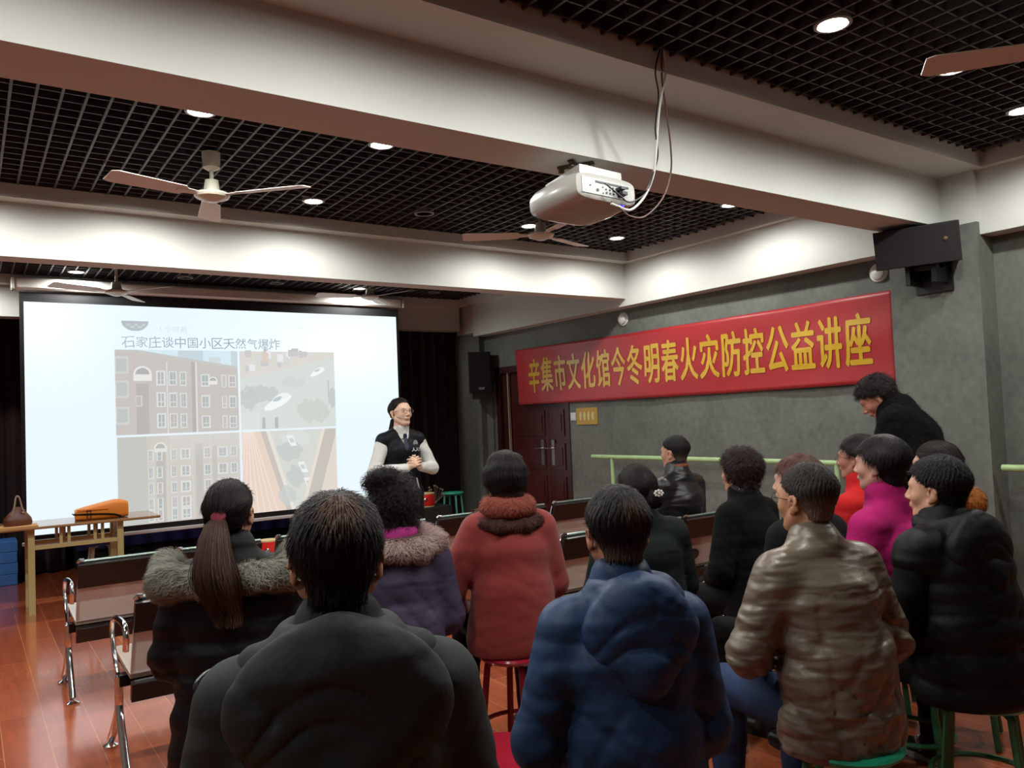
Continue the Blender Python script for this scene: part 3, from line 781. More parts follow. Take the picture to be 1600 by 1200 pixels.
# brown handbag
hb = thing('handbag', 'small brown leather handbag standing at the left end of the table', 'bag', (.36, 7.96, .742), math.radians(10))
M_brn = mat('brown_leather', rgb(98, 54, 34), .4, var=.2, vscale=9)
g = G(); secs = []
for z, hw, hd in ((0, .10, .05), (.02, .108, .056), (.06, .10, .05), (.10, .07, .035), (.14, .03, .02), (.155, .012, .012)):
    secs.append([(hw * math.copysign(abs(math.cos(2 * PI * k / 20)) ** .6, math.cos(2 * PI * k / 20)), hd * math.copysign(abs(math.sin(2 * PI * k / 20)) ** .6, math.sin(2 * PI * k / 20)), z) for k in range(20)])
V = [p for s in secs for p in s]; F = [(i * 20 + k, i * 20 + (k + 1) % 20, (i + 1) * 20 + (k + 1) % 20, (i + 1) * 20 + k) for i in range(5) for k in range(20)] + [tuple(range(20)), tuple(100 + k for k in range(20))]
g.add(V, F).obj('bag_body', M_brn, hb, True)
G().tube(bez([(-.09, -.02, .03), (-.04, -.03, .12), (-.015, -.01, .23), (.0, 0, .245), (.015, -.01, .22), (.035, -.03, .12), (.09, -.02, .03)]), .007, 6).obj('strap', mat('strap_pale', rgb(150, 126, 104), .5), hb)
G().lathe([(.012, 0), (.016, .006), (.0, .01)], 12, R=Matrix.Rotation(PI / 2, 3, 'X'), c=(.03, -.05, .12)).obj('clasp', M_chrome, hb)
o = tag(G().box((.21, 7.80, .742), (.50, 8.02, .752)).obj('paper_envelope', mat('kraft_paper', rgb(190, 140, 84), .7)), 'flat tan paper envelope under the brown handbag on the table', 'envelope')
hb.location.z = .753
# blue boxes under the table
M_blue = mat('blue_card', rgb(74, 140, 226), .55)
rows = [('bottom', 0), ('second', 1), ('third', 2), ('top', 3)]
for c_, (xx, side) in enumerate(((.06, 'left'), (.31, 'right'))):
    for nm, k in rows:
        g = G().box((-.118, -.17, 0), (.118, .17, .108), bev=.008); o = g.obj('storage_box', M_blue)
        o.location = (xx + .004 * (k % 2), 9.78, .001 + k * .112)
        tag(o, 'blue cardboard box left of the table, %s one of the %s stack' % (nm, side), 'box', 'blue boxes stacked left of the table')
# blue stool under the table
def stool(name, loc, h, seatmat, legmat, label, group, r=.155, rz=.3, spread=.035, leg_r=.013, square=False):
    t = thing(name, label, 'stool', loc, rz, group)
    if square: G().box((-r, -r, h - .03), (r, r, h), bev=.05).obj('seat', seatmat, t, True)
    else: G().lathe([(0, h - .028), (r - .015, h - .028), (r - .004, h - .02), (r, h - .010), (r - .006, h - .002), (r - .03, h), (0, h)], 36).obj('seat', seatmat, t, True)
    for k in range(4):
        a = k * PI / 2 + PI / 4; r0 = r * .72; r1 = r * .86 + spread
        c_, s_ = math.cos(a), math.sin(a)
        G().tube(bez([(r0 * .55 * c_, r0 * .55 * s_, h - .032), (r0 * c_, r0 * s_, h - .045), (r0 * 1.12 * c_, r0 * 1.12 * s_, h - .10), (r1 * c_, r1 * s_, .006)], 12), leg_r, 8).obj('leg', legmat, t, True)
    g = G(); rr = r * .86 + spread * .5
    pts = [(rr * math.cos(a * PI / 12), rr * math.sin(a * PI / 12), h * .42) for a in range(25)]
    g.tube(pts, leg_r * .7, 6, caps=False).obj('brace_ring', legmat, t, True)
    return t
M_grn = mat('green_plastic', rgb(30, 150, 112), .35); M_grnl = mat('green_metal_legs', rgb(52, 112, 74), .35)
M_grn2 = mat('pale_green_plastic', rgb(46, 160, 128), .4)
M_red = mat('red_gloss', rgb(150, 22, 44), .16, coat=.6); M_redl = mat('red_leg_gloss', rgb(120, 18, 30), .25)
M_cream = mat('cream_legs', rgb(186, 176, 150), .4)
stool('low_stool', (1.10, 8.85, 0), .44, mat('blue_seat', rgb(40, 38, 104), .6), M_cream, 'blue-seated stool with cream legs under the table by the stage', 'stools', square=True, rz=0, leg_r=.018)

# ================================================================== FAR RIGHT CORNER THINGS
tag(G().box((4.16, 8.10, 0), (4.68, 8.5, .50), bev=.015).obj('equipment_trunk', mat('trunk_black', rgb(24, 26, 24), .6)), 'low black equipment trunk carrying the red drum beside the speaker', 'trunk')
def drum(loc, r, h, label, tilt=0):
    t = thing('red_drum', label, 'drum', loc, 0, 'red drums')
    G().lathe([(r * .90, 0), (r * .97, h * .25), (r, h * .5), (r * .97, h * .75), (r * .90, h)], 32).obj('drum_shell', mat('drum_red', rgb(196, 26, 24), .3, coat=.4), t, True)
    for z in (-.003, h - .008): G().lathe([(r * .935, z), (r * .94, z + .004), (r * .93, z + .011), (0, z + .012)], 32).obj('drum_skin', mat('drum_hide', rgb(196, 170, 116), .6), t, True)
    g = G()
    for a in (-2.0, -.4, 1.2, 2.8):
        g.lathe([(.02, 0), (.02, .004), (.012, .012)], 12, R=Matrix.Rotation(a, 3, 'Z') @ Matrix.Rotation(PI / 2, 3, 'Y'), c=(r * .99 * math.cos(a), r * .99 * math.sin(a), h * .55))
    g.obj('drum_ring', M_chrome, t)
drum((4.40, 8.25, .503), .115, .15, 'red drum with cream skin on the black trunk beside the speaker')
drum((1.86, 5.98, .50), .075, .155, 'small red drum seen over the first bench row right of the ponytail')
stool('low_stool', (1.86, 5.98, 0), .498, mat('dark_seat', rgb(30, 24, 24), .5), M_blackpl, 'dark stool carrying the small red drum before the first bench row', 'stools', r=.13)
stool('plastic_stool', (4.86, 8.40, 0), .62, M_grn2, mat('green_stool_legs', rgb(84, 168, 142), .35), 'tall empty green stool against the curtain edge by the far wall', 'stools', r=.135, rz=.6, leg_r=.012)
# dried flowers behind the drum
g = G(); rnd = random.Random(8)
for i in range(16):
    a = rnd.uniform(0, 6.28); l = rnd.uniform(.06, .2)
    p = Vector((4.62 + .10 * math.cos(a), 8.36 + .05 * math.sin(a), .51 + l))
    g.tube([(4.60, 8.38, .505), p], .002, 4); g.lathe([(0, -.012), (.014, 0), (.010, .012), (0, .016)], 6, c=p)
tag(g.obj('dried_flowers', mat('dried_flower', rgb(120, 110, 92), .8)), 'tangle of dull dried flowers behind the red drum on the trunk', 'flowers')
M_kr = mat('carton', rgb(150, 118, 82), .8)
for x0, lab in ((5.10, 'left'), (5.285, 'right')):
    c = thing('cardboard_box', 'open brown cardboard box by the far wall, %s of two' % lab, 'box', (x0, 8.05, 0), 0, 'open cartons by the far wall')
    G().box((0, 0, 0), (.18, .25, .40)).obj('carton', M_kr, c)
    g = G().box((0, -.06, .395), (.18, .0, .40), R=Matrix.Rotation(-.5, 3, 'X'), c=(0, .19, .0)); g.v = [(x, y, z) for x, y, z in g.v]; g.obj('flap', M_kr, c)
def lump(name, loc, r, m, label, cat):
    g = G(); rnd = random.Random(int(loc[0] * 100)); n = 10
    V = []; F = []
    for i in range(n + 1):
        for k in range(16):
            th = PI * i / n; ph = 2 * PI * k / 16; rr = r * (1 + .12 * math.sin(3 * ph + i) + .08 * rnd.random())
            V.append((rr * math.sin(th) * math.cos(ph), rr * math.sin(th) * math.sin(ph), .7 * rr * math.cos(th) + .7 * r))
    for i in range(n):
        for k in range(16): F.append((i * 16 + k, (i + 1) * 16 + k, (i + 1) * 16 + (k + 1) % 16, i * 16 + (k + 1) % 16))
    g.add(V, F); o = g.obj(name, m, None, True); o.location = loc; return tag(o, label, cat)
lump('red_bundle', (5.19, 8.10, .408), .06, mat('bundle_red', rgb(170, 30, 40), .6), 'small red cloth bundle on top of the left carton', 'bundle')
lump('blue_bundle', (5.36, 8.10, .408), .075, mat('bundle_blue', rgb(36, 66, 160), .5), 'small blue cloth bundle on top of the right carton', 'bundle')
# floor sticker
t = thing('floor_sticker', 'round white sticker on the floor beside the blue jacket', 'sticker', (2.13, 2.92, .001))
G().lathe([(.055, 0), (.055, .0015), (0, .0016)], 32).obj('disc', mat('sticker_white', rgb(205, 200, 196), .4), t)
g = G(); 
for a, b in (((-.03, .0), (-.015, .015)), ((-.015, .015), (0, -.01)), ((.005, .01), (.03, .012)), ((.03, .012), (.022, -.008)), ((-.01, -.02), (.015, -.025)), ((-.03, -.004), (-.012, -.008))):
    g.tube([(a[0], a[1], .002), (b[0], b[1], .002)], .0025, 4)
g.obj('print', mat('sticker_print', rgb(90, 60, 66), .6), t)
# ================================================================== WAITING BENCHES
M_pvc = mat('bench_black_pad', rgb(20, 17, 17), .35, spec=.5)
M_mesh = mat('bench_panel_brown', rgb(196, 180, 172), .5, alpha=.62, bump=.3, bscale=260, bdist=.001)
M_seat = mat('bench_seat_panel', rgb(176, 160, 146), .25, metal=.1)
def bench(x0, x1, n, yb, label):
    """yb: y of the top rear edge of the backrest; sitters face +y"""
    t = thing('waiting_bench', label, 'bench', (x0, yb, 0), 0, 'chrome-legged waiting benches in two rows')
    W = x1 - x0; sw = W / n
    for i in range(n):
        a = i * sw + (.012 if i else 0); b = (i + 1) * sw - (.012 if i < n - 1 else 0)
        # backrest shell leaning back
        def slab(y0, z0, y1, z1, th, xa=a, xb=b):
            g = G(); d = Vector((0, y1 - y0, z1 - z0)).normalized(); nrm = Vector((0, -d.z, d.y)) * th
            P0 = Vector((0, y0, z0)); P1 = Vector((0, y1, z1))
            V = []
            for x in (xa, xb):
                for q in (P0, P1, P1 + nrm, P0 + nrm): V.append((x, q.y, q.z))
            g.add(V, [(0, 1, 2, 3), (7, 6, 5, 4), (0, 4, 5, 1), (1, 5, 6, 2), (2, 6, 7, 3), (3, 7, 4, 0)])
            return g
        bk = slab(.145, .46, .012, .765, .016).obj('backrest', M_mesh, t)
        g = slab(.055, .665, .0, .797, .034); g.obj('head_pad', M_pvc, bk)
        G().tube([(a, .0, .803), (b, .0, .803)], .008, 8).obj('top_trim', mat('trim_metal', rgb(150, 170, 160), .3, metal=.6), bk)
        G().tube([(a + .002, .002, .797), (a + .012, -.006, .809), (a + .03, -.004, .807)], .011, 8).obj('corner_cap', M_chrome, bk)
        st = slab(.15, .43, .60, .455, .02).obj('seat', M_seat, t)
        slab(.575, .40, .625, .455, .03).obj('front_pad', M_pvc, st)
        slab(.16, .345, .135, .425, .035).obj('rear_pad', M_pvc, st)
        for xx in (a + .012, b - .012):
            G().tube(bez([(xx, .02, .775), (xx, .09, .61), (xx, .14, .50), (xx, .19, .438), (xx, .35, .428), (xx, .59, .44)], 20), .009, 8).obj('side_rail', M_chrome, t, True)
    G().box((-.02, .30, .36), (W + .02, .36, .41)).obj('beam', M_blackmetal, t)
    for s_, xx in ((-1, -.02), (1, W + .02)):
        g = G().tube(bez([(xx, .33, .40), (xx, .33, .26), (xx, .24, .14), (xx, .03 + .12, .03)], 16), [.022] * 16 if False else .02, 10, flat=.6)
        lg = g.obj('leg', M_chrome, t, True)
        G().lathe([(0, 0), (.034, 0), (.034, .008), (.012, .02), (0, .03)], 18, c=(xx, .15, 0)).obj('foot_pad', M_chrome, lg)
        g = G().tube(bez([(xx, .33, .40), (xx, .34, .26), (xx, .48, .13), (xx, .62, .03)], 16), .02, 10, flat=.6)
        lg = g.obj('leg', M_chrome, t, True)
        G().lathe([(0, 0), (.034, 0), (.034, .008), (.012, .02), (0, .03)], 18, c=(xx, .62, 0)).obj('foot_pad', M_chrome, lg)
        G().tube(bez([(xx, .12, .56), (xx, .10, .63), (xx - .0, .16, .665), (xx, .34, .66), (xx, .47, .63), (xx, .50, .56), (xx, .42, .46), (xx, .34, .41)], 36), .014, 10, flat=.7).obj('armrest', M_chrome, t, True)
    return t
bench(.50, 1.50, 2, 4.98, 'waiting bench in the front row, its chrome left end beside the table')
bench(1.60, 2.66, 2, 5.0, 'front-row waiting bench behind the balding man in black, second from the left')
bench(2.78, 3.74, 2, 5.04, 'front-row waiting bench behind the woman in the rust coat')
bench(3.84, 4.80, 2, 5.06, 'front-row waiting bench at the right end, in front of the door')
bench(.58, 2.07, 3, 3.70, 'nearer waiting bench before the ponytailed woman, chrome left leg in full view')
bench(2.83, 4.32, 3, 3.66, 'nearer waiting bench on the right where the man in black leather sits')
# ================================================================== PEOPLE : smooth implicit surfaces
def smin(a, b, k):
    if k <= 0: return np.minimum(a, b)
    h = np.clip(.5 + .5 * (b - a) / k, 0, 1); return b * (1 - h) + a * h - k * h * (1 - h)
class Field:
    def __init__(s, xs, ys, zs):
        s.ax = [np.asarray(a, np.float32) for a in (xs, ys, zs)]
        s.d = np.full([len(a) for a in s.ax], .3, np.float32)
    def sl(s, lo, hi):
        r = []
        for a, l, h in zip(s.ax, lo, hi):
            i0 = max(0, int(np.searchsorted(a, l)) - 1); i1 = min(len(a), int(np.searchsorted(a, h)) + 1); r.append(slice(i0, i1))
        return tuple(r)
    def pts(s, q):
        return (s.ax[0][q[0]][:, None, None], s.ax[1][q[1]][None, :, None], s.ax[2][q[2]][None, None, :])
    def op(s, prim, k=0.0, mode='u'):
        fn, lo, hi = prim; m = .03 + k
        q = s.sl(np.array(lo) - m, np.array(hi) + m)
        if any(x.stop - x.start < 1 for x in q): return s
        v = fn(*s.pts(q))
        if mode == 'u': s.d[q] = smin(s.d[q], v, k)
        else: s.d[q] = -smin(-s.d[q], v, k)
        return s
    def mesh(s):
        """surface nets"""
        d = s.d; ax = s.ax; ins = d < 0
        nx, ny, nz = d.shape
        c = [ins[i:nx - 1 + i, j:ny - 1 + j, k:nz - 1 + k] for i in (0, 1) for j in (0, 1) for k in (0, 1)]
        anyi = c[0].copy(); alli = c[0].copy()
        for q in c[1:]: anyi |= q; alli &= q
        act = anyi & ~alli
        I, J, K = np.nonzero(act); n = len(I)
        vid = np.full(act.shape, -1, np.int32); vid[I, J, K] = np.arange(n)
        acc = np.zeros((n, 3)); cnt = np.zeros(n)
        crn = [(i, j, k) for i in (0, 1) for j in (0, 1) for k in (0, 1)]
        for a in crn:
            for b in crn:
                df = [b[t] - a[t] for t in range(3)]
                if sum(df) != 1 or min(df) < 0: continue
                da = d[I + a[0], J + a[1], K + a[2]]; db = d[I + b[0], J + b[1], K + b[2]]
                m = (da < 0) != (db < 0)
                t = np.where(m, da / np.where(m, da - db, 1), 0)
                pa = np.stack([ax[0][I + a[0]], ax[1][J + a[1]], ax[2][K + a[2]]], 1); pb = np.stack([ax[0][I + b[0]], ax[1][J + b[1]], ax[2][K + b[2]]], 1)
                acc[m] += (pa + (pb - pa) * t[:, None])[m]; cnt[m] += 1
        V = acc / np.maximum(cnt, 1)[:, None]
        Fs = []
        for axn in range(3):
            A = [slice(None)] * 3; B = [slice(None)] * 3; A[axn] = slice(0, -1); B[axn] = slice(1, None)
            for t in range(3):
                if t != axn: A[t] = slice(1, -1); B[t] = slice(1, -1)
            ia = ins[tuple(A)]; ib = ins[tuple(B)]
            for sgn in (0, 1):
                m = (ia & ~ib) if sgn == 0 else (~ia & ib)
                P = np.array(np.nonzero(m)).T
                if not len(P): continue
                o = [t for t in range(3) if t != axn]
                base = P.copy()
                for t in o: base[:, t] += 1
                e1 = np.zeros(3, int); e1[o[0]] = -1; e2 = np.zeros(3, int); e2[o[1]] = -1
                qd = [base + e1 + e2, base + e2, base, base + e1]
                ids = np.stack([vid[p[:, 0], p[:, 1], p[:, 2]] for p in qd], 1)
                flip = (sgn == 1) ^ (axn == 1)
                if flip: ids = ids[:, ::-1]
                Fs.append(ids)
        Fq = np.concatenate(Fs)
        return V.astype(np.float32), Fq[(Fq >= 0).all(1)]
def relax(V, F, it=2, lam=.5):
    for _ in range(it):
        acc = np.zeros_like(V); cnt = np.zeros(len(V))
        for a, b in ((0, 1), (1, 2), (2, 3), (3, 0)):
            for p, q in ((a, b), (b, a)):
                for t in range(3): acc[:, t] += np.bincount(F[:, p], weights=V[F[:, q], t], minlength=len(V))
                cnt += np.bincount(F[:, p], minlength=len(V))
        V = V * (1 - lam) + lam * acc / np.maximum(cnt, 1)[:, None]
    return V.astype(np.float32)
def vnormals(V, F):
    n = np.cross(V[F[:, 2]] - V[F[:, 0]], V[F[:, 3]] - V[F[:, 1]]); N = np.zeros_like(V)
    for k in range(4):
        for t in range(3): N[:, t] += np.bincount(F[:, k], weights=n[:, t], minlength=len(V))
    return N / np.maximum(np.linalg.norm(N, axis=1), 1e-9)[:, None]
def E3(c, r, R=None):
    c = np.array(c, float); r = np.array(r, float)
    def fn(X, Y, Z):
        x, y, z = X - c[0], Y - c[1], Z - c[2]
        if R is not None: x, y, z = [R[0][i] * x + R[1][i] * y + R[2][i] * z for i in range(3)]
        k0 = np.sqrt((x / r[0]) ** 2 + (y / r[1]) ** 2 + (z / r[2]) ** 2); k1 = np.sqrt((x / r[0] ** 2) ** 2 + (y / r[1] ** 2) ** 2 + (z / r[2] ** 2) ** 2)
        return k0 * (k0 - 1) / np.maximum(k1, 1e-6)
    m = r.max() if R is not None else r
    return fn, c - m, c + m
def CP(a, b, ra, rb):
    a = np.array(a, float); b = np.array(b, float); ba = b - a; L2 = max(ba @ ba, 1e-9); m = max(ra, rb)
    def fn(X, Y, Z):
        x, y, z = X - a[0], Y - a[1], Z - a[2]
        h = np.clip((x * ba[0] + y * ba[1] + z * ba[2]) / L2, 0, 1)
        return np.sqrt((x - h * ba[0]) ** 2 + (y - h * ba[1]) ** 2 + (z - h * ba[2]) ** 2) - (ra + (rb - ra) * h)
    return fn, np.minimum(a, b) - m, np.maximum(a, b) + m
def EC(a, b, A, B, side=(1, 0, 0)):
    """elliptical tapered capsule: A,B=(half width along side, half depth)"""
    a = np.array(a, float); b = np.array(b, float); w_ = b - a; L = np.linalg.norm(w_); w_ = w_ / L
    u = np.array(side, float); u = u - w_ * (u @ w_); u /= np.linalg.norm(u); v = np.cross(w_, u); m = max(A + B)
    def fn(X, Y, Z):
        x, y, z = X - a[0], Y - a[1], Z - a[2]
        t = x * w_[0] + y * w_[1] + z * w_[2]; h = np.clip(t / L, 0, 1)
        ru = A[0] + (B[0] - A[0]) * h; rv = A[1] + (B[1] - A[1]) * h; rw = np.minimum(ru, rv)
        qu = (x * u[0] + y * u[1] + z * u[2]) / ru; qv = (x * v[0] + y * v[1] + z * v[2]) / rv; qw = (t - h * L) / rw
        k0 = np.sqrt(qu ** 2 + qv ** 2 + qw ** 2); k1 = np.sqrt((qu / ru) ** 2 + (qv / rv) ** 2 + (qw / rw) ** 2)
        return k0 * (k0 - 1) / np.maximum(k1, 1e-6)
    return fn, np.minimum(a, b) - m, np.maximum(a, b) + m
def TR(c, R0, r0, squash=1.0, R=None, depth=1.0):
    """torus about z"""
    c = np.array(c, float)
    def fn(X, Y, Z):
        x, y, z = X - c[0], Y - c[1], Z - c[2]
        if R is not None: x, y, z = [R[0][i] * x + R[1][i] * y + R[2][i] * z for i in range(3)]
        q = np.sqrt(x ** 2 + (y / depth) ** 2) - R0
        return np.sqrt(q ** 2 + (z / squash) ** 2) - r0
    m = R0 + r0 * max(1, squash)
    return fn, c - m, c + m
def axis(lo, hi, step, fine):
    """non-uniform axis, finer inside the listed (a, b, step) zones"""
    out = [lo]
    while out[-1] < hi:
        x = out[-1]; st = step
        for a, b, s_ in fine:
            if a - step <= x <= b: st = min(st, s_)
        out.append(x + st)
    return out
def rotz(a): c, s_ = math.cos(a), math.sin(a); return np.array([[c, -s_, 0], [s_, c, 0], [0, 0, 1]])
def rotx(a): c, s_ = math.cos(a), math.sin(a); return np.array([[1, 0, 0], [0, c, -s_], [0, s_, c]])
def roty(a): c, s_ = math.cos(a), math.sin(a); return np.array([[c, 0, s_], [0, 1, 0], [-s_, 0, c]])

def ribbons(V, N, dirs, n, L, wd, lift, curl, seed, seg=4, mask=None, taper=True):
    """thin tapering strands over a surface"""
    rng = np.random.RandomState(seed)
    idx = np.arange(len(V)) if mask is None else np.nonzero(mask)[0]
    if not len(idx): return np.zeros((0, 3)), np.zeros((0, 4), int)
    pk = idx[rng.randint(0, len(idx), n)]
    p = V[pk].astype(float); nm = N[pk].astype(float); dr = dirs[pk] + rng.randn(n, 3) * curl * .35
    dr -= nm * (dr * nm).sum(1)[:, None]; dr /= np.maximum(np.linalg.norm(dr, axis=1), 1e-6)[:, None]
    sd = np.cross(dr, nm); ln = L * (.6 + .8 * rng.rand(n)); VV = []
    ph = rng.rand(n) * 6.28; cs = np.where(rng.rand(n) < .5, -1, 1)
    for i in range(seg + 1):
        t = i / seg
        q = p + dr * (ln * t)[:, None] + nm * ((lift * (t ** .8)) * (.4 + rng.rand(n) * .0 + .8 * ((pk * 7919) % 97) / 97.0) - .3 * ln * t * t * (curl == 0) * .6)[:, None]
        if curl: q = q + sd * (curl * ln * .45 * np.sin(t * 4.5 + ph) * cs)[:, None] + nm * (curl * ln * .3 * np.sin(t * 4.5))[:, None] * .6
        ww = wd * ((1 - t) ** .6 if taper else 1) + 1e-4
        VV += [q - sd * ww, q + sd * ww]
    VV = np.stack(VV, 1)  # n, 2(seg+1), 3
    b = np.arange(n)[:, None] * (2 * (seg + 1))
    F = [np.concatenate([b + 2 * i, b + 2 * i + 1, b + 2 * i + 3, b + 2 * i + 2], 1) for i in range(seg)]
    return VV.reshape(-1, 3), np.concatenate(F)
def merge(*parts):
    Vs = []; Fs = []; o = 0
    for V, F in parts:
        if len(V): Vs.append(np.asarray(V)); Fs.append(np.asarray(F) + o); o += len(V)
    return np.concatenate(Vs), np.concatenate(Fs)

SKIN = rgb(196, 148, 122)
def head_frame(P):
    """P: origin (eye level), R 3x3 columns = local axes"""
    return P['ho'], P['hR']
def H(P, p): return P['ho'] + P['hs'] * (P['hR'] @ np.array(p, float))
def head_prims(f, P):
    s = P['hs']; R = P['hR']; h = lambda *p: H(P, p)
    e = lambda c, r, k, mode='u', RR=None: f.op(E3(h(*c), np.array(r) * s, R if RR is None else R @ RR), k, mode)
    e((0, -.014, .030), (.074, .094, .084), .01)
    e((0, .030, -.005), (.064, .060, .075), .03)
    f.op(EC(h(0, .036, -.03), h(0, .046, -.080), (.052 * s, .045 * s), (.034 * s, .034 * s), R[:, 0]), .03)
    e((0, .070, -.098), (.020, .016, .015), .02)
    for q in (-1, 1):
        f.op(CP(h(q * .058, .0, -.055), h(q * .022, .060, -.096), .016 * s, .013 * s), .025)      # jaw line
        e((q * .040, .058, -.030), (.020, .020, .020), .02)     # cheek
    f.op(CP(h(-.04, .076, .022), h(.04, .076, .022), .010 * s, .010 * s), .018)      # brow ridge
    for q in (-1, 1):
        e((q * .031, .096, .000), (.017, .016, .012), .010, 's')
    f.op(CP(h(0, .088, .008), h(0, .108, -.030), .007 * s, .0105 * s), .012)         # nose
    for q in (-1, 1): e((q * .012, .096, -.036), (.008, .010, .008), .006)
    for q in (-1, 1): e((q * .031, .0765, .001), (.0125, .0125, .0115), .003)        # eyes
    e((0, .084, -.062), (.026, .013, .014), .012)                                     # mouth mound
    e((0, .0955, -.0575), (.021, .005, .0042), .003); e((0, .0945, -.0672), (.018, .005, .005), .003)
    for q in (-1, 1):                                                                 # ears
        RR = rotz(-q * .35) @ rotx(-.15)
        e((q * .080, -.012, -.012), (.006, .020, .034), .004, 'u', RR)
        f.op(CP(h(q * .084, -.026, .010), h(q * .086, -.028, -.010), .005 * s, .005 * s), .004)
        e((q * .088, -.006, -.008), (.006, .009, .016), .004, 's', RR)
        e((q * .079, -.002, -.040), (.006, .010, .009), .005)
def hand_prims(f, wr, d, back, side, curl=.5, s=1.0, spread=.10):
    """wr wrist point, d direction of fingers, back = normal of back of hand, side = +1 thumb lies to cross(d, back)"""
    d = np.array(d, float); d /= np.linalg.norm(d); bk = np.array(back, float); bk -= d * (bk @ d); bk /= np.linalg.norm(bk)
    u = np.cross(d, bk) * side; wr = np.array(wr, float)
    f.op(CP(wr - d * .03, wr + d * .01, .024 * s, .024 * s), .015)
    f.op(EC(wr + d * .015 * s, wr + d * .075 * s, (.026 * s, .014 * s), (.036 * s, .012 * s), u), .012)
    lens = [.92, 1.0, .94, .76]
    for i in range(4):
        off = (.030 - i * .0195) * s; dd = d + u * (spread * (1.2 - i * .8)); dd /= np.linalg.norm(dd)
        p = wr + d * (.080 - .004 * abs(i - 1)) * s + u * off
        for j, (l, r) in enumerate(((.045, .0088), (.028, .0080), (.021, .0072))):
            a = curl * (.55 + .75 * j) * (1 + .08 * i)
            q = dd * math.cos(a) - bk * math.sin(a); p2 = p + q * l * lens[i] * s
            f.op(CP(p, p2, r * s, r * .93 * s), .003); p = p2
    p = wr + d * .020 * s + u * .024 * s - bk * .004
    q = d * .70 + u * .62 - bk * .25; q /= np.linalg.norm(q); p2 = p + q * .045 * s; f.op(CP(p, p2, .0125 * s, .0105 * s), .006)
    q = d * .92 + u * .25 - bk * .35; q /= np.linalg.norm(q); p3 = p2 + q * .032 * s; f.op(CP(p2, p3, .0102 * s, .0088 * s), .003)
    q = d * .97 + u * .0 - bk * .4; q /= np.linalg.norm(q); f.op(CP(p3, p3 + q * .022 * s, .009 * s, .0075 * s), .003)

def pose(P):
    top, hs, lean = P['top'], P['seat'], P.get('lean', .04)
    stand = P.get('stand')
    b = P['b'] = (top - .87) if stand else hs          # height of the sitting plane
    k = P['k'] = (top - b) / .88
    P['pel'] = np.array([0, 0, b + .095]); P['wst'] = np.array([0, lean * .3 - .012, b + .25 * k]); P['chs'] = np.array([0, lean * .75 - .018, b + .43 * k])
    P['nck'] = np.array([0, lean * 1.05 - .008, b + .605 * k])
    P['hs'] = P.get('hsc', .935)
    P['ho'] = np.array([P.get('hx', 0.), lean * 1.15 + .012 + P.get('hf', 0.), top - (.118 + P['hair'].get('t', .012)) * P['hs']])
    P['hR'] = rotz(-math.radians(P.get('hyaw', 0))) @ rotx(math.radians(P.get('hpitch', 0))) @ roty(math.radians(P.get('hroll', 0)))
    if P.get('hpitch'): P['ho'] = P['ho'] + np.array(P.get('hoff', (0, 0, 0)))
    sw = P.get('sw', .172) * .97; P['sh'] = {}
    P['el'] = {}; P['wr'] = {}
    for q, n in ((-1, 'l'), (1, 'r')):
        P['sh'][n] = np.array([q * sw, lean * .95 - .012, b + .520 * k])
        e = P.get('el_' + n, (q * (sw + .060), lean * .5 + .03, .27)); P['el'][n] = np.array([e[0], e[1], b + e[2] * k])
        w_ = P.get('wr_' + n, (q * .12, .26, .185)); P['wr'][n] = np.array([w_[0], w_[1], b + w_[2] * k])
    P['leg'] = {}
    for q, n in ((-1, 'l'), (1, 'r')):
        if stand: P['leg'][n] = [np.array([q * .085, 0, b + .08]), np.array([q * .09, .025, b * .56]), np.array([q * .095, -.01, .085])]
        else:
            kx = P.get('knee', .14); fx = P.get('foot', (.14, .42))
            P['leg'][n] = [np.array([q * .085, .0, b + .085]), np.array([q * kx, .42, b + .055]), np.array([q * fx[0], fx[1], .09])]
            if P.get('legx_' + n):
                a_, b_, c_ = P['legx_' + n]; P['leg'][n] = [np.array([a_[0], a_[1], b + a_[2]]), np.array([b_[0], b_[1], b + b_[2]]), np.array([c_[0], c_[1], .09])]
    return P
def torso(f, P, i, skin=False, hem=None, waist=1.0):
    w_ = P.get('w', 1.0); k = P['k']; a = .0 if skin else 1
    f.op(EC(P['pel'] + (0, 0, -.005), P['wst'], (.155 * w_ + i, .095 * w_ + i * .8), (.130 * w_ * waist + i, .088 * w_ + i)), .03)
    f.op(EC(P['wst'], P['chs'], (.130 * w_ * waist + i, .088 * w_ + i), (.150 * w_ + i, .100 * w_ + i)), .04)
    f.op(EC(P['chs'], P['chs'] + (P['nck'] - P['chs']) * .62, (.150 * w_ + i, .100 * w_ + i), (.125 * w_ + i, .070 * w_ + i * .7)), .05)
    for n in 'lr':
        f.op(CP(P['nck'] + (0, -.005, -.02), P['sh'][n] + (0, 0, .006), .046 + i * .45, .040 + i * .7), .035)
    if P.get('sex') == 'f' and not P.get('flat'):
        for q in (-1, 1): f.op(E3(P['chs'] + (q * .065, .085 * w_ + i * .6, -.0), (.055, .045, .055)), .04)
def arm(f, P, n, i, upto=1.0, kk=.022):
    sh, el, wr = P['sh'][n], P['el'][n], P['wr'][n]
    f.op(CP(sh, el, .050 + i, .038 + i), kk)
    f.op(CP(el, el + (wr - el) * upto, .038 + i, .026 + i * .75), kk * .6)
def legs(f, P, i, full=True):
    for n in 'lr':
        h, k_, a_ = P['leg'][n]
        f.op(CP(h, k_, .082 + i, .056 + i), .04); f.op(CP(k_, k_ + (a_ - k_) * .35, .054 + i, .054 + i), .02)
        f.op(CP(k_ + (a_ - k_) * .3, a_, .054 + i, .036 + i), .02)
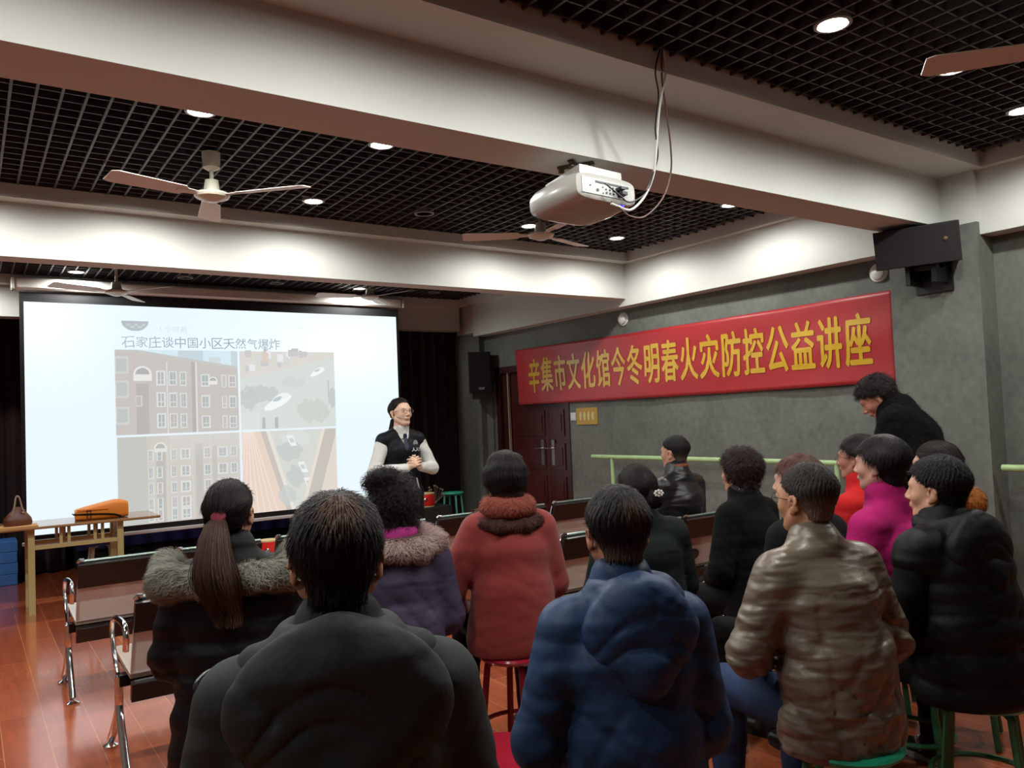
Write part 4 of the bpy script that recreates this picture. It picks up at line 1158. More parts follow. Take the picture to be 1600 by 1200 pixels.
def body(P, parent):
    hp = P['ho']; b = P['b']
    ymin, ymax = -.25, .75; hands = [P['wr'][n] for n in 'lr']
    hx = .13; fineh = P.get('fine', .0048)
    zx = [(hp[0] - .115, hp[0] + .115, .0052)]; zy = [(hp[1] - .13, hp[1] + .15, .0052)]; zz = [(hp[2] - .14, hp[2] + .13, .0052)]
    for wq in hands:
        zx.append((wq[0] - .10, wq[0] + .10, .0052)); zy.append((wq[1] - .10, wq[1] + .20, .0052)); zz.append((wq[2] - .08, wq[2] + .07, .0052))
    f = Field(axis(-.42, .42, .014, zx), axis(-.28, .72, .014, zy), axis(-.01, P['top'] + .06, .014, zz))
    torso(f, P, -.012, True)
    for n in 'lr': arm(f, P, n, -.006)
    legs(f, P, -.010)
    for n in 'lr':
        a_ = P['leg'][n][2]; f.op(CP(a_ + (0, .0, -.03), a_ + (0, .12, -.06), .036, .022), .02)
    f.op(EC(P['nck'] + (0, 0, -.03), H(P, (0, -.012, -.055)), (.058, .054), (.052, .054)), .03)
    head_prims(f, P)
    for n, q in (('l', -1), ('r', 1)):
        el, wr = P['el'][n], P['wr'][n]; d = wr - el
        hd = P.get('hand_' + n, None)
        if hd is None:
            dd = d / np.linalg.norm(d) + np.array([-q * .5, .35, -.25]); hand_prims(f, wr, dd, (0, .3, 1), q * -1 if False else -q, .45)
        else: hand_prims(f, wr, hd[0], hd[1], hd[2], hd[3], hd[4] if len(hd) > 4 else 1.0)
    V, F = f.mesh(); V = relax(V, F, 1, .35)
    # vertex tint : lips, eyes, brows
    C = np.ones((len(V), 3), np.float32) * np.array(P.get('skin', SKIN)[:3])
    loc = (V - P['ho']) @ P['hR'] / P['hs']
    def near(c, r): return (((loc - np.array(c)) / np.array(r)) ** 2).sum(1) < 1
    if not P.get('nolips'): C[near((0, .100, -.062), (.022, .012, .009))] *= (.85, .52, .52)
    for q in (-1, 1):
        C[near((q * .032, .081, .024), (.018, .012, .0035 if P.get('sex') == 'f' else .005))] *= .3
        C[near((q * .031, .088, .001), (.012, .006, .0055))] = (.45, .42, .40)
        C[near((q * .031, .090, .001), (.0048, .006, .0055))] = (.02, .015, .012)
        C[near((q * .031, .088, .0068), (.013, .007, .0016))] = (.03, .02, .02)
    me = mesh_np('body', V, F, mat('skin', SKIN, .5, attr='Col', sss=.0, spec=.35, bump=.05, bscale=180, bdist=.002), True, C)
    return link('body', me, parent)
def folds(X, Y, Z, seed=0):
    r = np.random.RandomState(seed); o = 0
    for i in range(4):
        a = r.randn(3) * (14, 14, 34); p = r.rand() * 6; b_ = r.randn(3) * 9
        o = o + np.sin(X * a[0] + Y * a[1] + Z * a[2] + p + 1.3 * np.sin(X * b_[0] + Y * b_[1] + Z * b_[2]))
    return o / 4
def creases(X, Y, Z, seed=0):
    """sharp tucks running down and inwards across cloth, with soft bulges between"""
    r = np.random.RandomState(seed + 40); o = 0; wx = .03 * np.sin(Z * 11 + X * 7 + seed) ; wz = .03 * np.sin(X * 13 + Y * 9 + seed * 2)
    for i in range(4):
        sx = 1 if i % 2 else -1; th = r.uniform(.35, 1.0); fr = r.uniform(26, 44)
        u = (Z + wz) * math.cos(th) + sx * (X + wx) * math.sin(th) + Y * r.uniform(-.5, .5)
        m = .5 + .5 * np.sin(X * r.uniform(6, 14) + Z * r.uniform(5, 12) + Y * r.uniform(4, 10) + r.rand() * 6)
        o = o + m * (1 - np.abs(np.sin(u * fr + 1.1 * np.sin(X * 8 + i)))) ** 3
    return o - .45
def jacket(P, parent, J):
    b, k = P['b'], P['k']; i = J.get('i', .022); hem = b + J.get('hem', -.03); st = J.get('step', .0085)
    f = Field(np.arange(-.46, .46, st), np.arange(-.34, .52, st), np.arange(hem - .08, P['nck'][2] + .22, st))
    torso(f, P, i, waist=J.get('waist', 1.0))
    if J.get('flare'):  # skirt of a coat round the seat
        f.op(EC(P['wst'], np.array([0, .012, hem + .05]), (.135 + i, .10 + i), (J['flare'], J['flare'] * .78)), .06)
    for n in 'lr':
        if J.get('sleeveless'): f.op(CP(P['sh'][n], P['sh'][n] + (P['el'][n] - P['sh'][n]) * .05, .046 + i, .045 + i), .02)
        else: arm(f, P, n, i + J.get('arm', .0) , .94)
    col = J.get('collar', 1)
    ax_ = H(P, (0, -.01, -.09)) - P['nck']
    if col:
        f.op(EC(P['nck'] + (0, 0, -.01), P['nck'] + ax_ * J.get('colh', .45), (.072 + i * .6, .070 + i * .6), (.066 + i * .5, .064 + i * .5)), .03)
    X, Y, Z = f.pts((slice(None),) * 3)
    if J.get('quilt'):
        ph, am = J['quilt']; zz = Z + .012 * np.sin(X * 11) + .03 * np.abs(X)
        f.d -= (am * np.abs(np.sin(PI * zz / ph)) - am * .5) * np.clip((P['nck'][2] - .05 - Z) / .05, 0, 1)
    low = np.clip((P['nck'][2] - .02 - Z) / .28, .06, 1)
    f.d += J.get('fold', .0045) * (creases(X, Y, Z, P['seed']) * 1.1 + .6 * folds(X * .6, Y * .6, Z * .6, P['seed'])) * low
    if J.get('yoke'):   # seam across the back
        zy = P['chs'][2] + .035
        f.d += .006 * np.exp(-((Z - zy + .02 * np.abs(X)) / .006) ** 2) * (Y < P['chs'][1])
        f.d += .005 * np.exp(-((np.abs(X) - .11) / .006) ** 2) * (Y < P['chs'][1]) * (Z < zy)
    if J.get('vneck'): f.d = np.maximum(f.d, np.minimum((P['nck'][2] - J['vneck'] - Z + np.abs(X) * 2.6) * -.35, Y - P['nck'][1] + .005))
    # cut the hem and hollow it slightly
    f.d = np.maximum(f.d, (hem - Z) + 0 * X)
    # sleeves end, front opening groove
    f.d += .005 * np.exp(-((X) / .006) ** 2) * (Y > P['chs'][1]) * (Z < P['nck'][2])
    V, F = f.mesh(); V = relax(V, F, 2, .5)
    o = link(J.get('name', 'jacket'), mesh_np(J.get('name', 'jacket'), V, F, J['mat'], True), parent)
    return o
def hood(P, parent, J):
    hw, hd, rise, off = J['hood']; nk = P['nck']; i = J.get('i', .02); st = .0065
    f = Field(np.arange(-.36, .36, st), np.arange(-.36, .24, st), np.arange(nk[2] - .40, nk[2] + .16, st))
    c = nk + (off, 0, 0)
    L_ = c + (-hw, .07, -.075); R_ = c + (hw, .07, -.075); Ls = c + (-hw * .72, -.02, -.035 + rise * .4); Rs = c + (hw * .72, -.02, -.035 + rise * .4)
    Tb = c + (0, -.085 - i * .5, -.005 + rise); Bk = c + (0, -.105 - i, -.085 - hd)
    f.op(E3(c + (0, -.080 - i, -.055 - hd * .30 + rise * .4), (hw * .98, .062, .085 + hd * .55)), .02)
    f.op(CP(Bk, c + (-hw * .7, -.07 - i, -.07), .050, .040), .04); f.op(CP(Bk, c + (hw * .7, -.07 - i, -.07), .050, .040), .04)
    for A_, B_, r1, r2 in ((L_, Ls, .020, .034), (R_, Rs, .020, .034), (Ls, Tb, .034, .040), (Rs, Tb, .034, .040)): f.op(CP(A_, B_, r1, r2), .03)
    f.op(TR(c + (0, -.010, -.008 + rise * .8), .078 + i * .4, .024, 1.3), .03)
    X, Y, Z = f.pts((slice(None),) * 3)
    f.d += J.get('hcr', .003) * creases(X, Y, Z, P['seed'] + 2)
    for dz in (-.045, -.10): f.d += .006 * np.exp(-((Z - nk[2] - dz - rise * .5 + .9 * (X - off) ** 2 / hw + .012 * np.sin(X * 17)) / .008) ** 2) * (Y < nk[1] - .03)
    V, F = f.mesh(); V = relax(V, F, 2, .5)
    return link('hood', mesh_np('hood', V, F, J['mat'], True), parent)
def trousers(P, parent, m):
    st = .0115; b = P['b']
    f = Field(np.arange(-.34, .34, st), np.arange(-.24, .62, st), np.arange(.06, b + .30, st))
    f.op(EC(P['pel'] + (0, .01, -.0), P['wst'] * .6 + P['pel'] * .4, (.150, .088), (.130, .082)), .03)
    legs(f, P, .010)
    X, Y, Z = f.pts((slice(None),) * 3); f.d += .004 * folds(X, Y, Z, P['seed'] + 5)
    f.d = np.maximum(f.d, np.maximum(.095 - Z, Z - (b + .22)) + 0 * X)
    V, F = f.mesh(); V = relax(V, F, 2, .5)
    return link('trousers', mesh_np('trousers', V, F, m, True), parent)
def shoes(P, parent, m, sole=None, band=None):
    for n in 'lr':
        a = P['leg'][n][2]; st = .006
        f = Field(np.arange(a[0] - .07, a[0] + .07, st), np.arange(a[1] - .09, a[1] + .24, st), np.arange(.012, .16, st))
        f.op(CP(a + (0, -.005, .02), a + (0, .0, -.035), .046, .048), .01); f.op(EC(a + (0, -.02, -.045), a + (0, .14, -.055), (.040, .036), (.044, .026)), .03)
        X, Y, Z = f.pts((slice(None),) * 3); f.d = np.maximum(f.d, (.018 - Z) + 0 * X); f.d = np.maximum(f.d, (Z - (a[2] + .025)) + 0 * X)
        V, F = f.mesh(); V = relax(V, F, 2, .5); o = link('shoe', mesh_np('shoe', V, F, m, True), parent)
        g = G(); pts = []
        for k in range(24):
            t = 2 * PI * k / 24; yy = math.sin(t); xx = math.cos(t)
            pts.append((a[0] + .047 * xx * (1 - .12 * (yy < 0)), a[1] + .058 + .118 * yy))
        g.prism(pts, .001, .026); g.obj('sole', sole or M_blackpl, o)
        if band: G().tube([(a[0] - .046, a[1] + .02, .045), (a[0] - .03, a[1] + .05, .085), (a[0] + .03, a[1] + .05, .085), (a[0] + .046, a[1] + .02, .045)], .012, 6).obj('stripe', band, o)
HAIRMATS = {}
def hairmat(name, col, rough=.58):
    return mat('hair_' + name, col, rough, attr='Col', spec=.22, bump=.6, bscale=45, stretch=(6, 6, .8), bdist=.004)
def hair(P, parent, T):
    """T: style dict; everything in head space then moved"""
    st = .0042; s = P['hs']; style = T['style']
    f = Field(np.arange(-.17, .17, st), np.arange(-.20, .13, st), np.arange(-.16, .19, st))
    t = T.get('t', .012)
    f.op(E3((0, -.018, .034), (.076 + t, .096 + t, .084 + t)), .0)
    back = T.get('back', -.05)
    f.op(EC((0, -.052, .02), (0, -.055, back), (.070 + t, .050 + t), (.056 + t * .8, .040 + t * .8)), .03)
    X, Y, Z = f.pts((slice(None),) * 3)
    if style in ('bob', 'curly'):
        for q in (-1, 1): f.op(EC((q * .062, -.015, .03), (q * .064, -.02, T.get('sidez', -.05)), (.022 + t * .5, .045 + t * .5), (.020 + t * .5, .038 + t * .4)), .03)
    # clear the face
    fl = T.get('line', .055); fz = T.get('fz', .062)
    front = np.minimum(Y - (T.get('side', .022) + np.clip(Z, 0, .06) * .55), fz - Z - .012 * np.abs(X) / .07)
    f.d = -smin(-f.d, -front * 1.0, .012) if False else np.maximum(f.d, np.minimum(front, .02))
    # clear round the ears unless covered
    if not T.get('cover'):
        for q in (-1, 1):
            f.op(E3((q * .095, .004, -.022), (.035, .034, .040)), .008, 's')
            f.d = np.maximum(f.d, np.minimum(np.minimum(np.abs(X) - .045, .012 - Z - (-.002 - Y) * .7), Y + .012) + 0 * Z)
    # nape
    f.d = np.maximum(f.d, (back - .025 - Z) + 0 * X)
    n = folds(X * 1.6, Y * 1.6, Z * 1.2, P['seed'] + 9)
    f.d += T.get('rough', .002) * n * 1.5
    if style == 'bob': f.d += .0035 * folds(X * 3.5, Y * 3.5, Z * 1.2, P['seed'] + 3)
    if style == 'short': f.d += T.get('taper', .011) * np.clip((.045 - Z) / .07, 0, 1) + .0015 * np.sin(np.arctan2(X, -Y - .02) * 40 + 4 * np.sin(Z * 50))
    if style == 'curly': f.d += .006 * np.sin(X * 130 + 2 * np.sin(Z * 60)) * np.sin(Y * 120 + 2 * np.sin(X * 70)) * np.sin(Z * 125 + Y * 40)
    for pr, k_ in T.get('extra', []): f.op(pr, k_)
    V, F = f.mesh(); V = relax(V, F, 1, .4); N = vnormals(V, F)
    crown = np.array(T.get('crown', (0, -.055, .115)))
    dirs = V - crown; dirs[:, 2] -= .03; dirs /= np.maximum(np.linalg.norm(dirs, axis=1), 1e-6)[:, None]
    if style == 'pony':
        c2 = np.array(T['tie']); dirs = c2 - V; dirs /= np.maximum(np.linalg.norm(dirs, axis=1), 1e-6)[:, None]
    up = N[:, 2] > -1.1
    S = ribbons(V, N, dirs, T.get('n', 2600), T.get('L', .035), T.get('wd', .0011), T.get('lift', .003) * 1.8, T.get('curl', 0.0), P['seed'], mask=up)
    VV, FF = merge((V, F), S)
    C = np.ones((len(VV), 3)) * np.array(T['col'][:3])
    rng = np.random.RandomState(P['seed']); 
    jit = .75 + .6 * rng.rand(len(S[0]) // 10 + 1); C[len(V):] *= np.repeat(jit, 10)[:len(S[0]), None]
    if T.get('bald'):
        bc, br, bcol, ba = T['bald']; dd = (((VV - np.array(bc)) / np.array(br)) ** 2).sum(1)
        a = np.clip(1.25 - dd, 0, 1)[:, None] * ba
        nn = .55 + .45 * np.sin(VV[:, :1] * 260 + 3 * np.sin(VV[:, 1:2] * 70) + VV[:, 2:3] * 60)
        a = a * (.55 + .45 * nn); C = C * (1 - a) + a * np.array(bcol[:3])
    if T.get('fade'):   # short sides showing scalp
        a = np.clip((T['fade'][0] - VV[:, 2:3]) / .05, 0, 1) * T['fade'][1]; C = C * (1 - a) + a * np.array(lin(np.array([140, 112, 96]) / 255))
    W = (VV * s) @ P['hR'].T + P['ho']
    return link('hair', mesh_np('hair', W, FF, hairmat('strands', T['col'], T.get('hr', .58)), True, C), parent)
def ponytail(P, parent, tie, end, r, col, seed, n=900, bulge=.085):
    """tie/end in head space"""
    rng = np.random.RandomState(seed); tie = np.array(tie, float); end = np.array(end, float); V = []; F = []; C = []
    seg = 9
    for i in range(n):
        a = rng.rand() * 6.28; q = rng.rand() ** .5; ln = .86 + .14 * rng.rand(); o = len(V); c = np.array(col[:3]) * (.6 + 1.1 * rng.rand()) * np.array([1.15, 1, .95])
        wgl = rng.randn(2) * .004
        for k in range(seg + 1):
            t = k / seg * ln; w_ = r * (math.sin(min(1, .12 + t * 1.5) * PI / 2)) * (1 - .45 * max(0, t - .6) / .4)
            p = tie * (1 - t) + end * t + np.array([0, -bulge * math.sin(min(1, t * 1.15) * PI), .02 * math.sin(min(1, t * 3) * PI)])
            x = math.cos(a) * q * w_; y = math.sin(a) * q * w_ * .55
            p = p + np.array([x + wgl[0] * math.sin(t * 9 + a), y, 0]); hw = .0013 * (1 - .5 * t)
            V += [p + np.array([-hw, hw * math.sin(a), 0]), p + np.array([hw, -hw * math.sin(a), 0])]; C += [c, c]
        F += [(o + 2 * k, o + 2 * k + 1, o + 2 * k + 3, o + 2 * k + 2) for k in range(seg)]
    W = (np.array(V) * P['hs']) @ P['hR'].T + P['ho']
    return link('ponytail', mesh_np('ponytail', W, np.array(F), hairmat('strands', col), True, np.array(C)), parent)
def fur(P, parent, prims, m, seed, n=5000, L=.024, wd=.0011, name='fur_collar', lo=None, hi=None, kk=.02, bump=.004, down=-.3, curl=.5, lift=.014, cut=None):
    st = .007; lo = np.min([p[1] for p in prims], axis=0) - .02; hi = np.max([p[2] for p in prims], axis=0) + .02
    f = Field(*[np.arange(a, b, st) for a, b in zip(lo, hi)])
    for p in prims: f.op(p, kk)
    X, Y, Z = f.pts((slice(None),) * 3); f.d += bump * folds(X * 2, Y * 2, Z * 1.4, seed)
    if cut is not None: f.d = np.maximum(f.d, cut(X, Y, Z) + 0 * f.d)
    V, F = f.mesh(); N = vnormals(V, F); c = V.mean(0)
    dirs = V - c; dirs[:, 2] += down * .12; rng = np.random.RandomState(seed); dirs = dirs / np.linalg.norm(dirs, axis=1)[:, None]
    S = ribbons(V, N, dirs, n, L, wd, lift, curl, seed, seg=3)
    VV, FF = merge((V, F), S)
    return link(name, mesh_np(name, VV, FF, m, True), parent)
def glasses(P, parent, m, s=1.0, rim=.0012):
    g = G(); cv = lambda p: Vector(H(P, p))
    for q in (-1, 1):
        pts = [cv((q * .033 + .024 * math.cos(2 * PI * k / 20), .101, .0 + .018 * math.sin(2 * PI * k / 20))) for k in range(21)]
        g.tube(pts, rim, 6, caps=False)
        g.tube([cv((q * .057, .101, .004)), cv((q * .074, .085, .006)), cv((q * .082, .0, .002)), cv((q * .082, -.025, -.012))], rim * 1.2, 6)
    g.tube([cv((-.009, .102, .004)), cv((0, .104, .007)), cv((.009, .102, .004))], rim, 6)
    o = g.obj('glasses', m, parent, True); return o

def person(P):
    pose(P)
    x, y = P['pos']; dep = (np.array([x, y, 0]) @ (RC @ np.array([0, 0, -1.0]))) * P.get('ds', 1.0)
    x, y = np.array([x, y]) * P.get('ds', 1.0) + RC[:2, 0] * P.get('du', 0) * dep / FPX
    P['pos'] = (float(x), float(y))
    t = thing('person', P['label'], 'person', (x, y, 0), -math.radians(P.get('yaw', 0)))
    P['root'] = t
    body(P, t)
    trousers(P, t, P['tm'])
    shoes(P, t, P.get('shoe', M_blackpl), P.get('sole'), P.get('band'))
    J = P['jacket']; jo = jacket(P, t, J)
    if J.get('hood'): hood(P, t, J)
    hair(P, t, P['hair'])
    if P.get('glasses'): glasses(P, t, P['glasses'])
    return t
K = lambda r, g_, b_: rgb(r, g_, b_)
C_hair = K(26, 22, 21); C_hairb = K(38, 26, 23)
def cloth(name, col, rough=.8, **kw):
    d = dict(spec=.22, bump=.25, bscale=90, bdist=.003, sheen=.0, wr=.5, wscale=7); d.update(kw)
    l = sum(col[:3]) / 3; q = .78 if l > .03 else .36
    col = (col[0] * q, col[1] * q, col[2] * q, 1)
    return mat(name, col, rough, **d)
T_black = cloth('black_trousers', K(22, 22, 24)); T_jean = cloth('blue_jeans', K(44, 62, 96), .8, bscale=240); T_navy = cloth('navy_trousers', K(26, 30, 44))
T_grey = cloth('dark_sweatpants', K(40, 40, 44))
stools_todo = []
def seat_for(P, m, lm, label, h=None, r=.155, rz=.3):
    stool('round_stool', (P['pos'][0], P['pos'][1], 0), P['seat'] - .004, m, lm, label, 'stools', r=r, rz=rz + .1, leg_r=.014)

# ---- 1 balding man in black, nearest
p = dict(seed=1, du=-26, pos=(.575, 1.36), yaw=22, top=1.375, seat=.47, lean=.05, w=1.04, sw=0.178, hsc=.99, skin=K(170, 124, 98), label='person with a balding crown in a big black hooded coat, nearest the camera',
         tm=T_black, jacket=dict(mat=cloth('black_parka', K(58, 63, 61), .75, wr=.8, wscale=5), i=.036, hem=-.10, flare=.22, hood=(.195, .12, .035, .0), fold=.006, name='parka'),
         hair=dict(style='short', t=.010, col=C_hair, back=-.062, bald=((.008, -.085, .085), (.045, .05, .058), K(120, 88, 66), .7), n=5200, L=.022, lift=.004, crown=(.01, -.05, .12)))
P1 = person(p); seat_for(p, M_red, M_redl, 'red stool under the man in the black hooded coat')
# hood toggle at his left shoulder
G().tube(bez([(-.20, .06, p['nck'][2] - .04), (-.225, .05, p['nck'][2] - .03), (-.245, .03, p['nck'][2] - .045), (-.23, .02, p['nck'][2] - .06)]), .009, 6).obj('hood_toggle', mat('toggle_black', K(40, 40, 42), .25), P1)

# ---- 2 ponytail woman
p = dict(seed=2, sex='f', pos=(.74, 2.80), yaw=18, top=1.325, seat=.47, lean=.04, w=0.87, sw=0.142, hyaw=16, skin=K(190, 140, 116), label='person with a long brown ponytail and grey fur collar on a black coat',
         tm=T_black, jacket=dict(mat=cloth('black_down_coat', K(22, 23, 27), .6, wr=.6), i=.034, hem=-.14, quilt=(.10, .008), name='down_coat', flare=.215),
         hair=dict(style='pony', t=.007, col=K(34, 28, 27), back=-.035, tie=(-.0, -.115, -.005), line=.06, fz=.07, n=3600, L=.05, lift=.001, wd=.0011))
P2 = person(p); seat_for(p, M_red, M_redl, 'red stool under the ponytailed woman')
ponytail(p, P2, (0, -.118, -.004), (.065, -.230, -.370), .080, K(58, 42, 36), 5, 1500)
G().lathe([(.016, -.010), (.024, -.006), (.026, 0), (.024, .006), (.016, .010)], 16, c=Vector(H(p, (0, -.124, .0))), R=Matrix((p['hR'] @ rotx(.9)).tolist())).obj('hair_tie', mat('tie_maroon', K(120, 30, 52), .8), P2, True)
nk = p['nck']
fm = mat('grey_fur', K(136, 134, 122), .9, var=.45, vscale=22)
fur(p, P2, [CP(nk + (-.20, .04, -.02), nk + (-.19, -.08, -.055), .050, .058), CP(nk + (-.19, -.08, -.055), nk + (-.06, -.135, -.055), .058, .050), CP(nk + (-.06, -.135, -.055), nk + (.06, -.135, -.055), .045, .045),
             CP(nk + (.06, -.135, -.055), nk + (.19, -.08, -.055), .050, .058), CP(nk + (.20, .04, -.02), nk + (.19, -.08, -.055), .050, .058)], fm, 3, n=9000, L=.030, wd=.0013)

# ---- 3 woman in purple coat with curls
p = dict(seed=3, du=-40, sex='f', pos=(1.46, 2.78), yaw=24, ds=1.0, top=1.30, seat=.46, lean=.05, w=0.86, sw=0.138, skin=K(186, 136, 112), label='person with curly black hair in a slate purple coat with pink-beige fur trim',
         tm=T_black, jacket=dict(mat=cloth('purple_coat', K(74, 68, 92), .6, wr=.5), i=.034, hem=-.12, name='coat', flare=.20),
         hair=dict(style='curly', t=.022, col=C_hair, back=-.06, cover=True, sidez=-.06, n=3000, L=.035, lift=.010, curl=1.0, extra=[(E3((-.04, -.08, .12), (.06, .05, .045)), .03), (E3((-.07, -.02, .10), (.05, .05, .04)), .03)]))
P3 = person(p); seat_for(p, M_grn, M_grnl, 'green stool under the curly-haired woman in purple')
nk = p['nck']
fur(p, P3, [CP(nk + (.10, .04, .01), nk + (.14, -.05, -.015), .035, .045), CP(nk + (.14, -.05, -.015), nk + (.08, -.12, -.03), .045, .042), CP(nk + (.08, -.12, -.03), nk + (-.08, -.12, -.03), .04, .04), CP(nk + (-.08, -.12, -.03), nk + (-.14, -.05, -.015), .042, .045)],
    mat('beige_fur', K(172, 148, 140), .9, var=.2, vscale=20), 4, n=5000, L=.032, wd=.0013)
fur(p, P3, [TR(nk + (0, -.0, .022), .070, .022, 1.5)], mat('magenta_knit', K(176, 40, 128), .8), 5, n=10, name='scarf', bump=.003)

# ---- 4 woman in rust coat
p = dict(seed=4, du=-14, sex='f', pos=(1.915, 2.765), yaw=22, top=1.36, seat=.53, lean=.05, w=0.87, sw=0.135, flat=1, hyaw=2, skin=K(190, 142, 118), label='person with short black hair in a rust red coat with fur collar, seen from behind',
         el_l=(-.27, .02, .27), wr_l=(-.20, .20, .13), tm=T_black, shoe=mat('dark_leather', K(40, 26, 26), .5),
         jacket=dict(mat=cloth('rust_wool', K(150, 60, 56), .85, sheen=.15, wr=.35, wscale=5, bscale=160), i=.030, hem=-.005, flare=.20, fold=.003, name='wool_coat', colh=.2),
         hair=dict(style='bob', t=.018, col=C_hair, back=-.058, sidez=-.01, n=4200, L=.035, lift=.003, rough=.003))
P4 = person(p); seat_for(p, M_red, M_redl, 'glossy red stool under the woman in the rust coat, legs in view')
nk = p['nck']
fur(p, P4, [TR(nk + (0, -.012, .018), .078, .040, 1.15)], mat('rust_fur', K(150, 76, 60), .9, var=.2, vscale=25), 6, n=6000, L=.014, wd=.001, lift=.008)
fur(p, P4, [CP(nk + (-.125, .03, -.025), nk + (-.11, -.06, -.045), .024, .028), CP(nk + (-.11, -.06, -.045), nk + (-.05, -.105, -.052), .028, .028), CP(nk + (-.05, -.105, -.052), nk + (.05, -.105, -.052), .028, .028), CP(nk + (.05, -.105, -.052), nk + (.11, -.06, -.045), .028, .028), CP(nk + (.11, -.06, -.045), nk + (.125, .03, -.025), .028, .024)],
    mat('dark_brown_fur', K(70, 34, 30), .85, var=.5, vscale=30), 7, n=4500, L=.014, wd=.001, lift=.008, name='fur_trim')
G().tube(bez([(-.20, .24, .66), (-.24, .32, .60), (-.26, .36, .50), (-.25, .37, .42)]), .006, 6).obj('bag_strap', mat('yellow_cord', K(196, 150, 40), .6), P4)

# ---- 5 man in blue jacket
p = dict(seed=5, du=6, pos=(1.325, 1.475), yaw=30, top=1.315, seat=.46, lean=.07, w=.90, sw=0.148, hyaw=-2, hpitch=-4, skin=K(176, 120, 100), label='person with thinning black hair in a dark blue hooded jacket',
         el_l=(-.232, .02, .25), el_r=(.188, .03, .26), wr_l=(-.15, .25, .14), tm=T_black,
         jacket=dict(mat=cloth('blue_shell', K(44, 68, 104), .5, wr=.8, wscale=6), i=.027, hem=-.10, flare=.185, hood=(.135, .085, .02, .02), fold=.005, name='hooded_jacket'),
         hair=dict(style='short', t=.010, col=C_hair, back=-.058, bald=((.02, -.10, .045), (.04, .04, .045), K(104, 74, 56), .55), n=5200, L=.02, lift=.003, fade=(-.02, .4)))
P5 = person(p); seat_for(p, M_red, M_redl, 'red stool under the man in the blue jacket')

# ---- 6 woman in dark green with hair clip
p = dict(seed=6, sex='f', pos=(2.48, 2.60), yaw=14, top=1.265, seat=.46, lean=.05, w=0.9, sw=.156, skin=K(186, 136, 112), label='person in a dark green coat with a pearl clip in her bun, mostly hidden',
         tm=T_black, jacket=dict(mat=cloth('dark_green_coat', K(16, 36, 34), .8), i=.034, hem=-.10, name='coat', flare=.21),
         hair=dict(style='pony', t=.010, col=C_hair, back=-.045, tie=(.02, -.115, -.02), n=3000, L=.045, lift=.002, extra=[(E3((.03, -.125, -.045), (.042, .032, .036)), .02)]))
P6 = person(p); seat_for(p, M_grn, M_grnl, 'green stool under the woman with the pearl clip')
g = G(); rnd = random.Random(2)
for i in range(9):
    a = i * 2 * PI / 8; c = H(p, (.035 + .018 * math.cos(a) * (i < 8), -.155 - .004 * math.cos(a), -.005 + .012 * math.sin(a) * (i < 8)))
    g.lathe([(0, -.006), (.005, -.004), (.0065, 0), (.005, .004), (0, .006)], 8, c=Vector(c))
g.obj('hair_clip', mat('pearl', K(230, 226, 216), .2, coat=.5), P6, True)

# ---- 7 man in black leather on the bench
p = dict(seed=7, du=38, pos=(3.86, 3.95), yaw=-4, top=1.33, seat=.475, lean=.0, w=0.98, sw=0.165, hyaw=-8, skin=K(188, 140, 116), label='person in a black leather jacket with rust collar lining, before the barre',
         tm=T_black, jacket=dict(mat=mat('black_leather', K(26, 26, 28), .38, bump=.3, bscale=40, bdist=.004, wr=.7), i=.030, hem=-.0, name='leather_jacket', colh=.62),
         hair=dict(style='short', t=.008, col=K(30, 28, 28), back=-.05, n=3600, L=.012, lift=.003, fade=(.0, .3)))
P7 = person(p); nk = p['nck']
fur(p, P7, [TR(nk + (0, .002, .062), .064, .010, 1.3)], mat('rust_lining', K(140, 70, 46), .8), 5, n=10, name='collar_lining', bump=.0)

# ---- 8 curly woman with folded arms
p = dict(seed=8, du=20, sex='f', pos=(3.23, 2.68), yaw=-4, top=1.30, seat=.46, lean=.06, w=0.93, sw=0.145, skin=K(190, 140, 116), label='person with wavy dark brown hair in a black cardigan, hand resting on her lap',
         el_l=(-.235, .05, .25), wr_l=(-.09, .22, .175), hand_l=((.25, .45, -.55), (-.7, .4, .3), 1, .35), wr_r=(.06, .26, .17), tm=T_black,
         jacket=dict(mat=cloth('black_knit', K(14, 14, 16), .95, bump=.5, bscale=160), i=.026, hem=-.02, name='cardigan', colh=.55, flare=.20),
         hair=dict(style='curly', t=.020, col=K(44, 30, 28), back=-.055, sidez=-.02, cover=True, n=3600, L=.032, lift=.006, curl=.8))
P8 = person(p); seat_for(p, M_grn, M_grnl, 'green stool under the woman in the black cardigan'); nk = p['nck']
fur(p, P8, [TR(nk + (0, .0, .045), .058, .017, 2.0)], mat('dotted_scarf', K(28, 26, 28), .8), 5, n=10, name='scarf', bump=.002)
g = G(); rnd = random.Random(5)
for i in range(42):
    a = rnd.uniform(0, 6.28); zz = rnd.uniform(-.022, .028); rr = .058 + .017 * math.sqrt(max(0, 1 - (zz / .036) ** 2)); g.lathe([(0, -.003), (.003, 0), (0, .003)], 6, c=(nk[0] + rr * math.cos(a), nk[1] + rr * math.sin(a), nk[2] + .045 + zz))
o = g.obj('scarf_dots', mat('pale_dots', K(200, 180, 130), .5), [c for c in P8.children if c.name.startswith('scarf')][0])
o['kind'] = 'stuff'

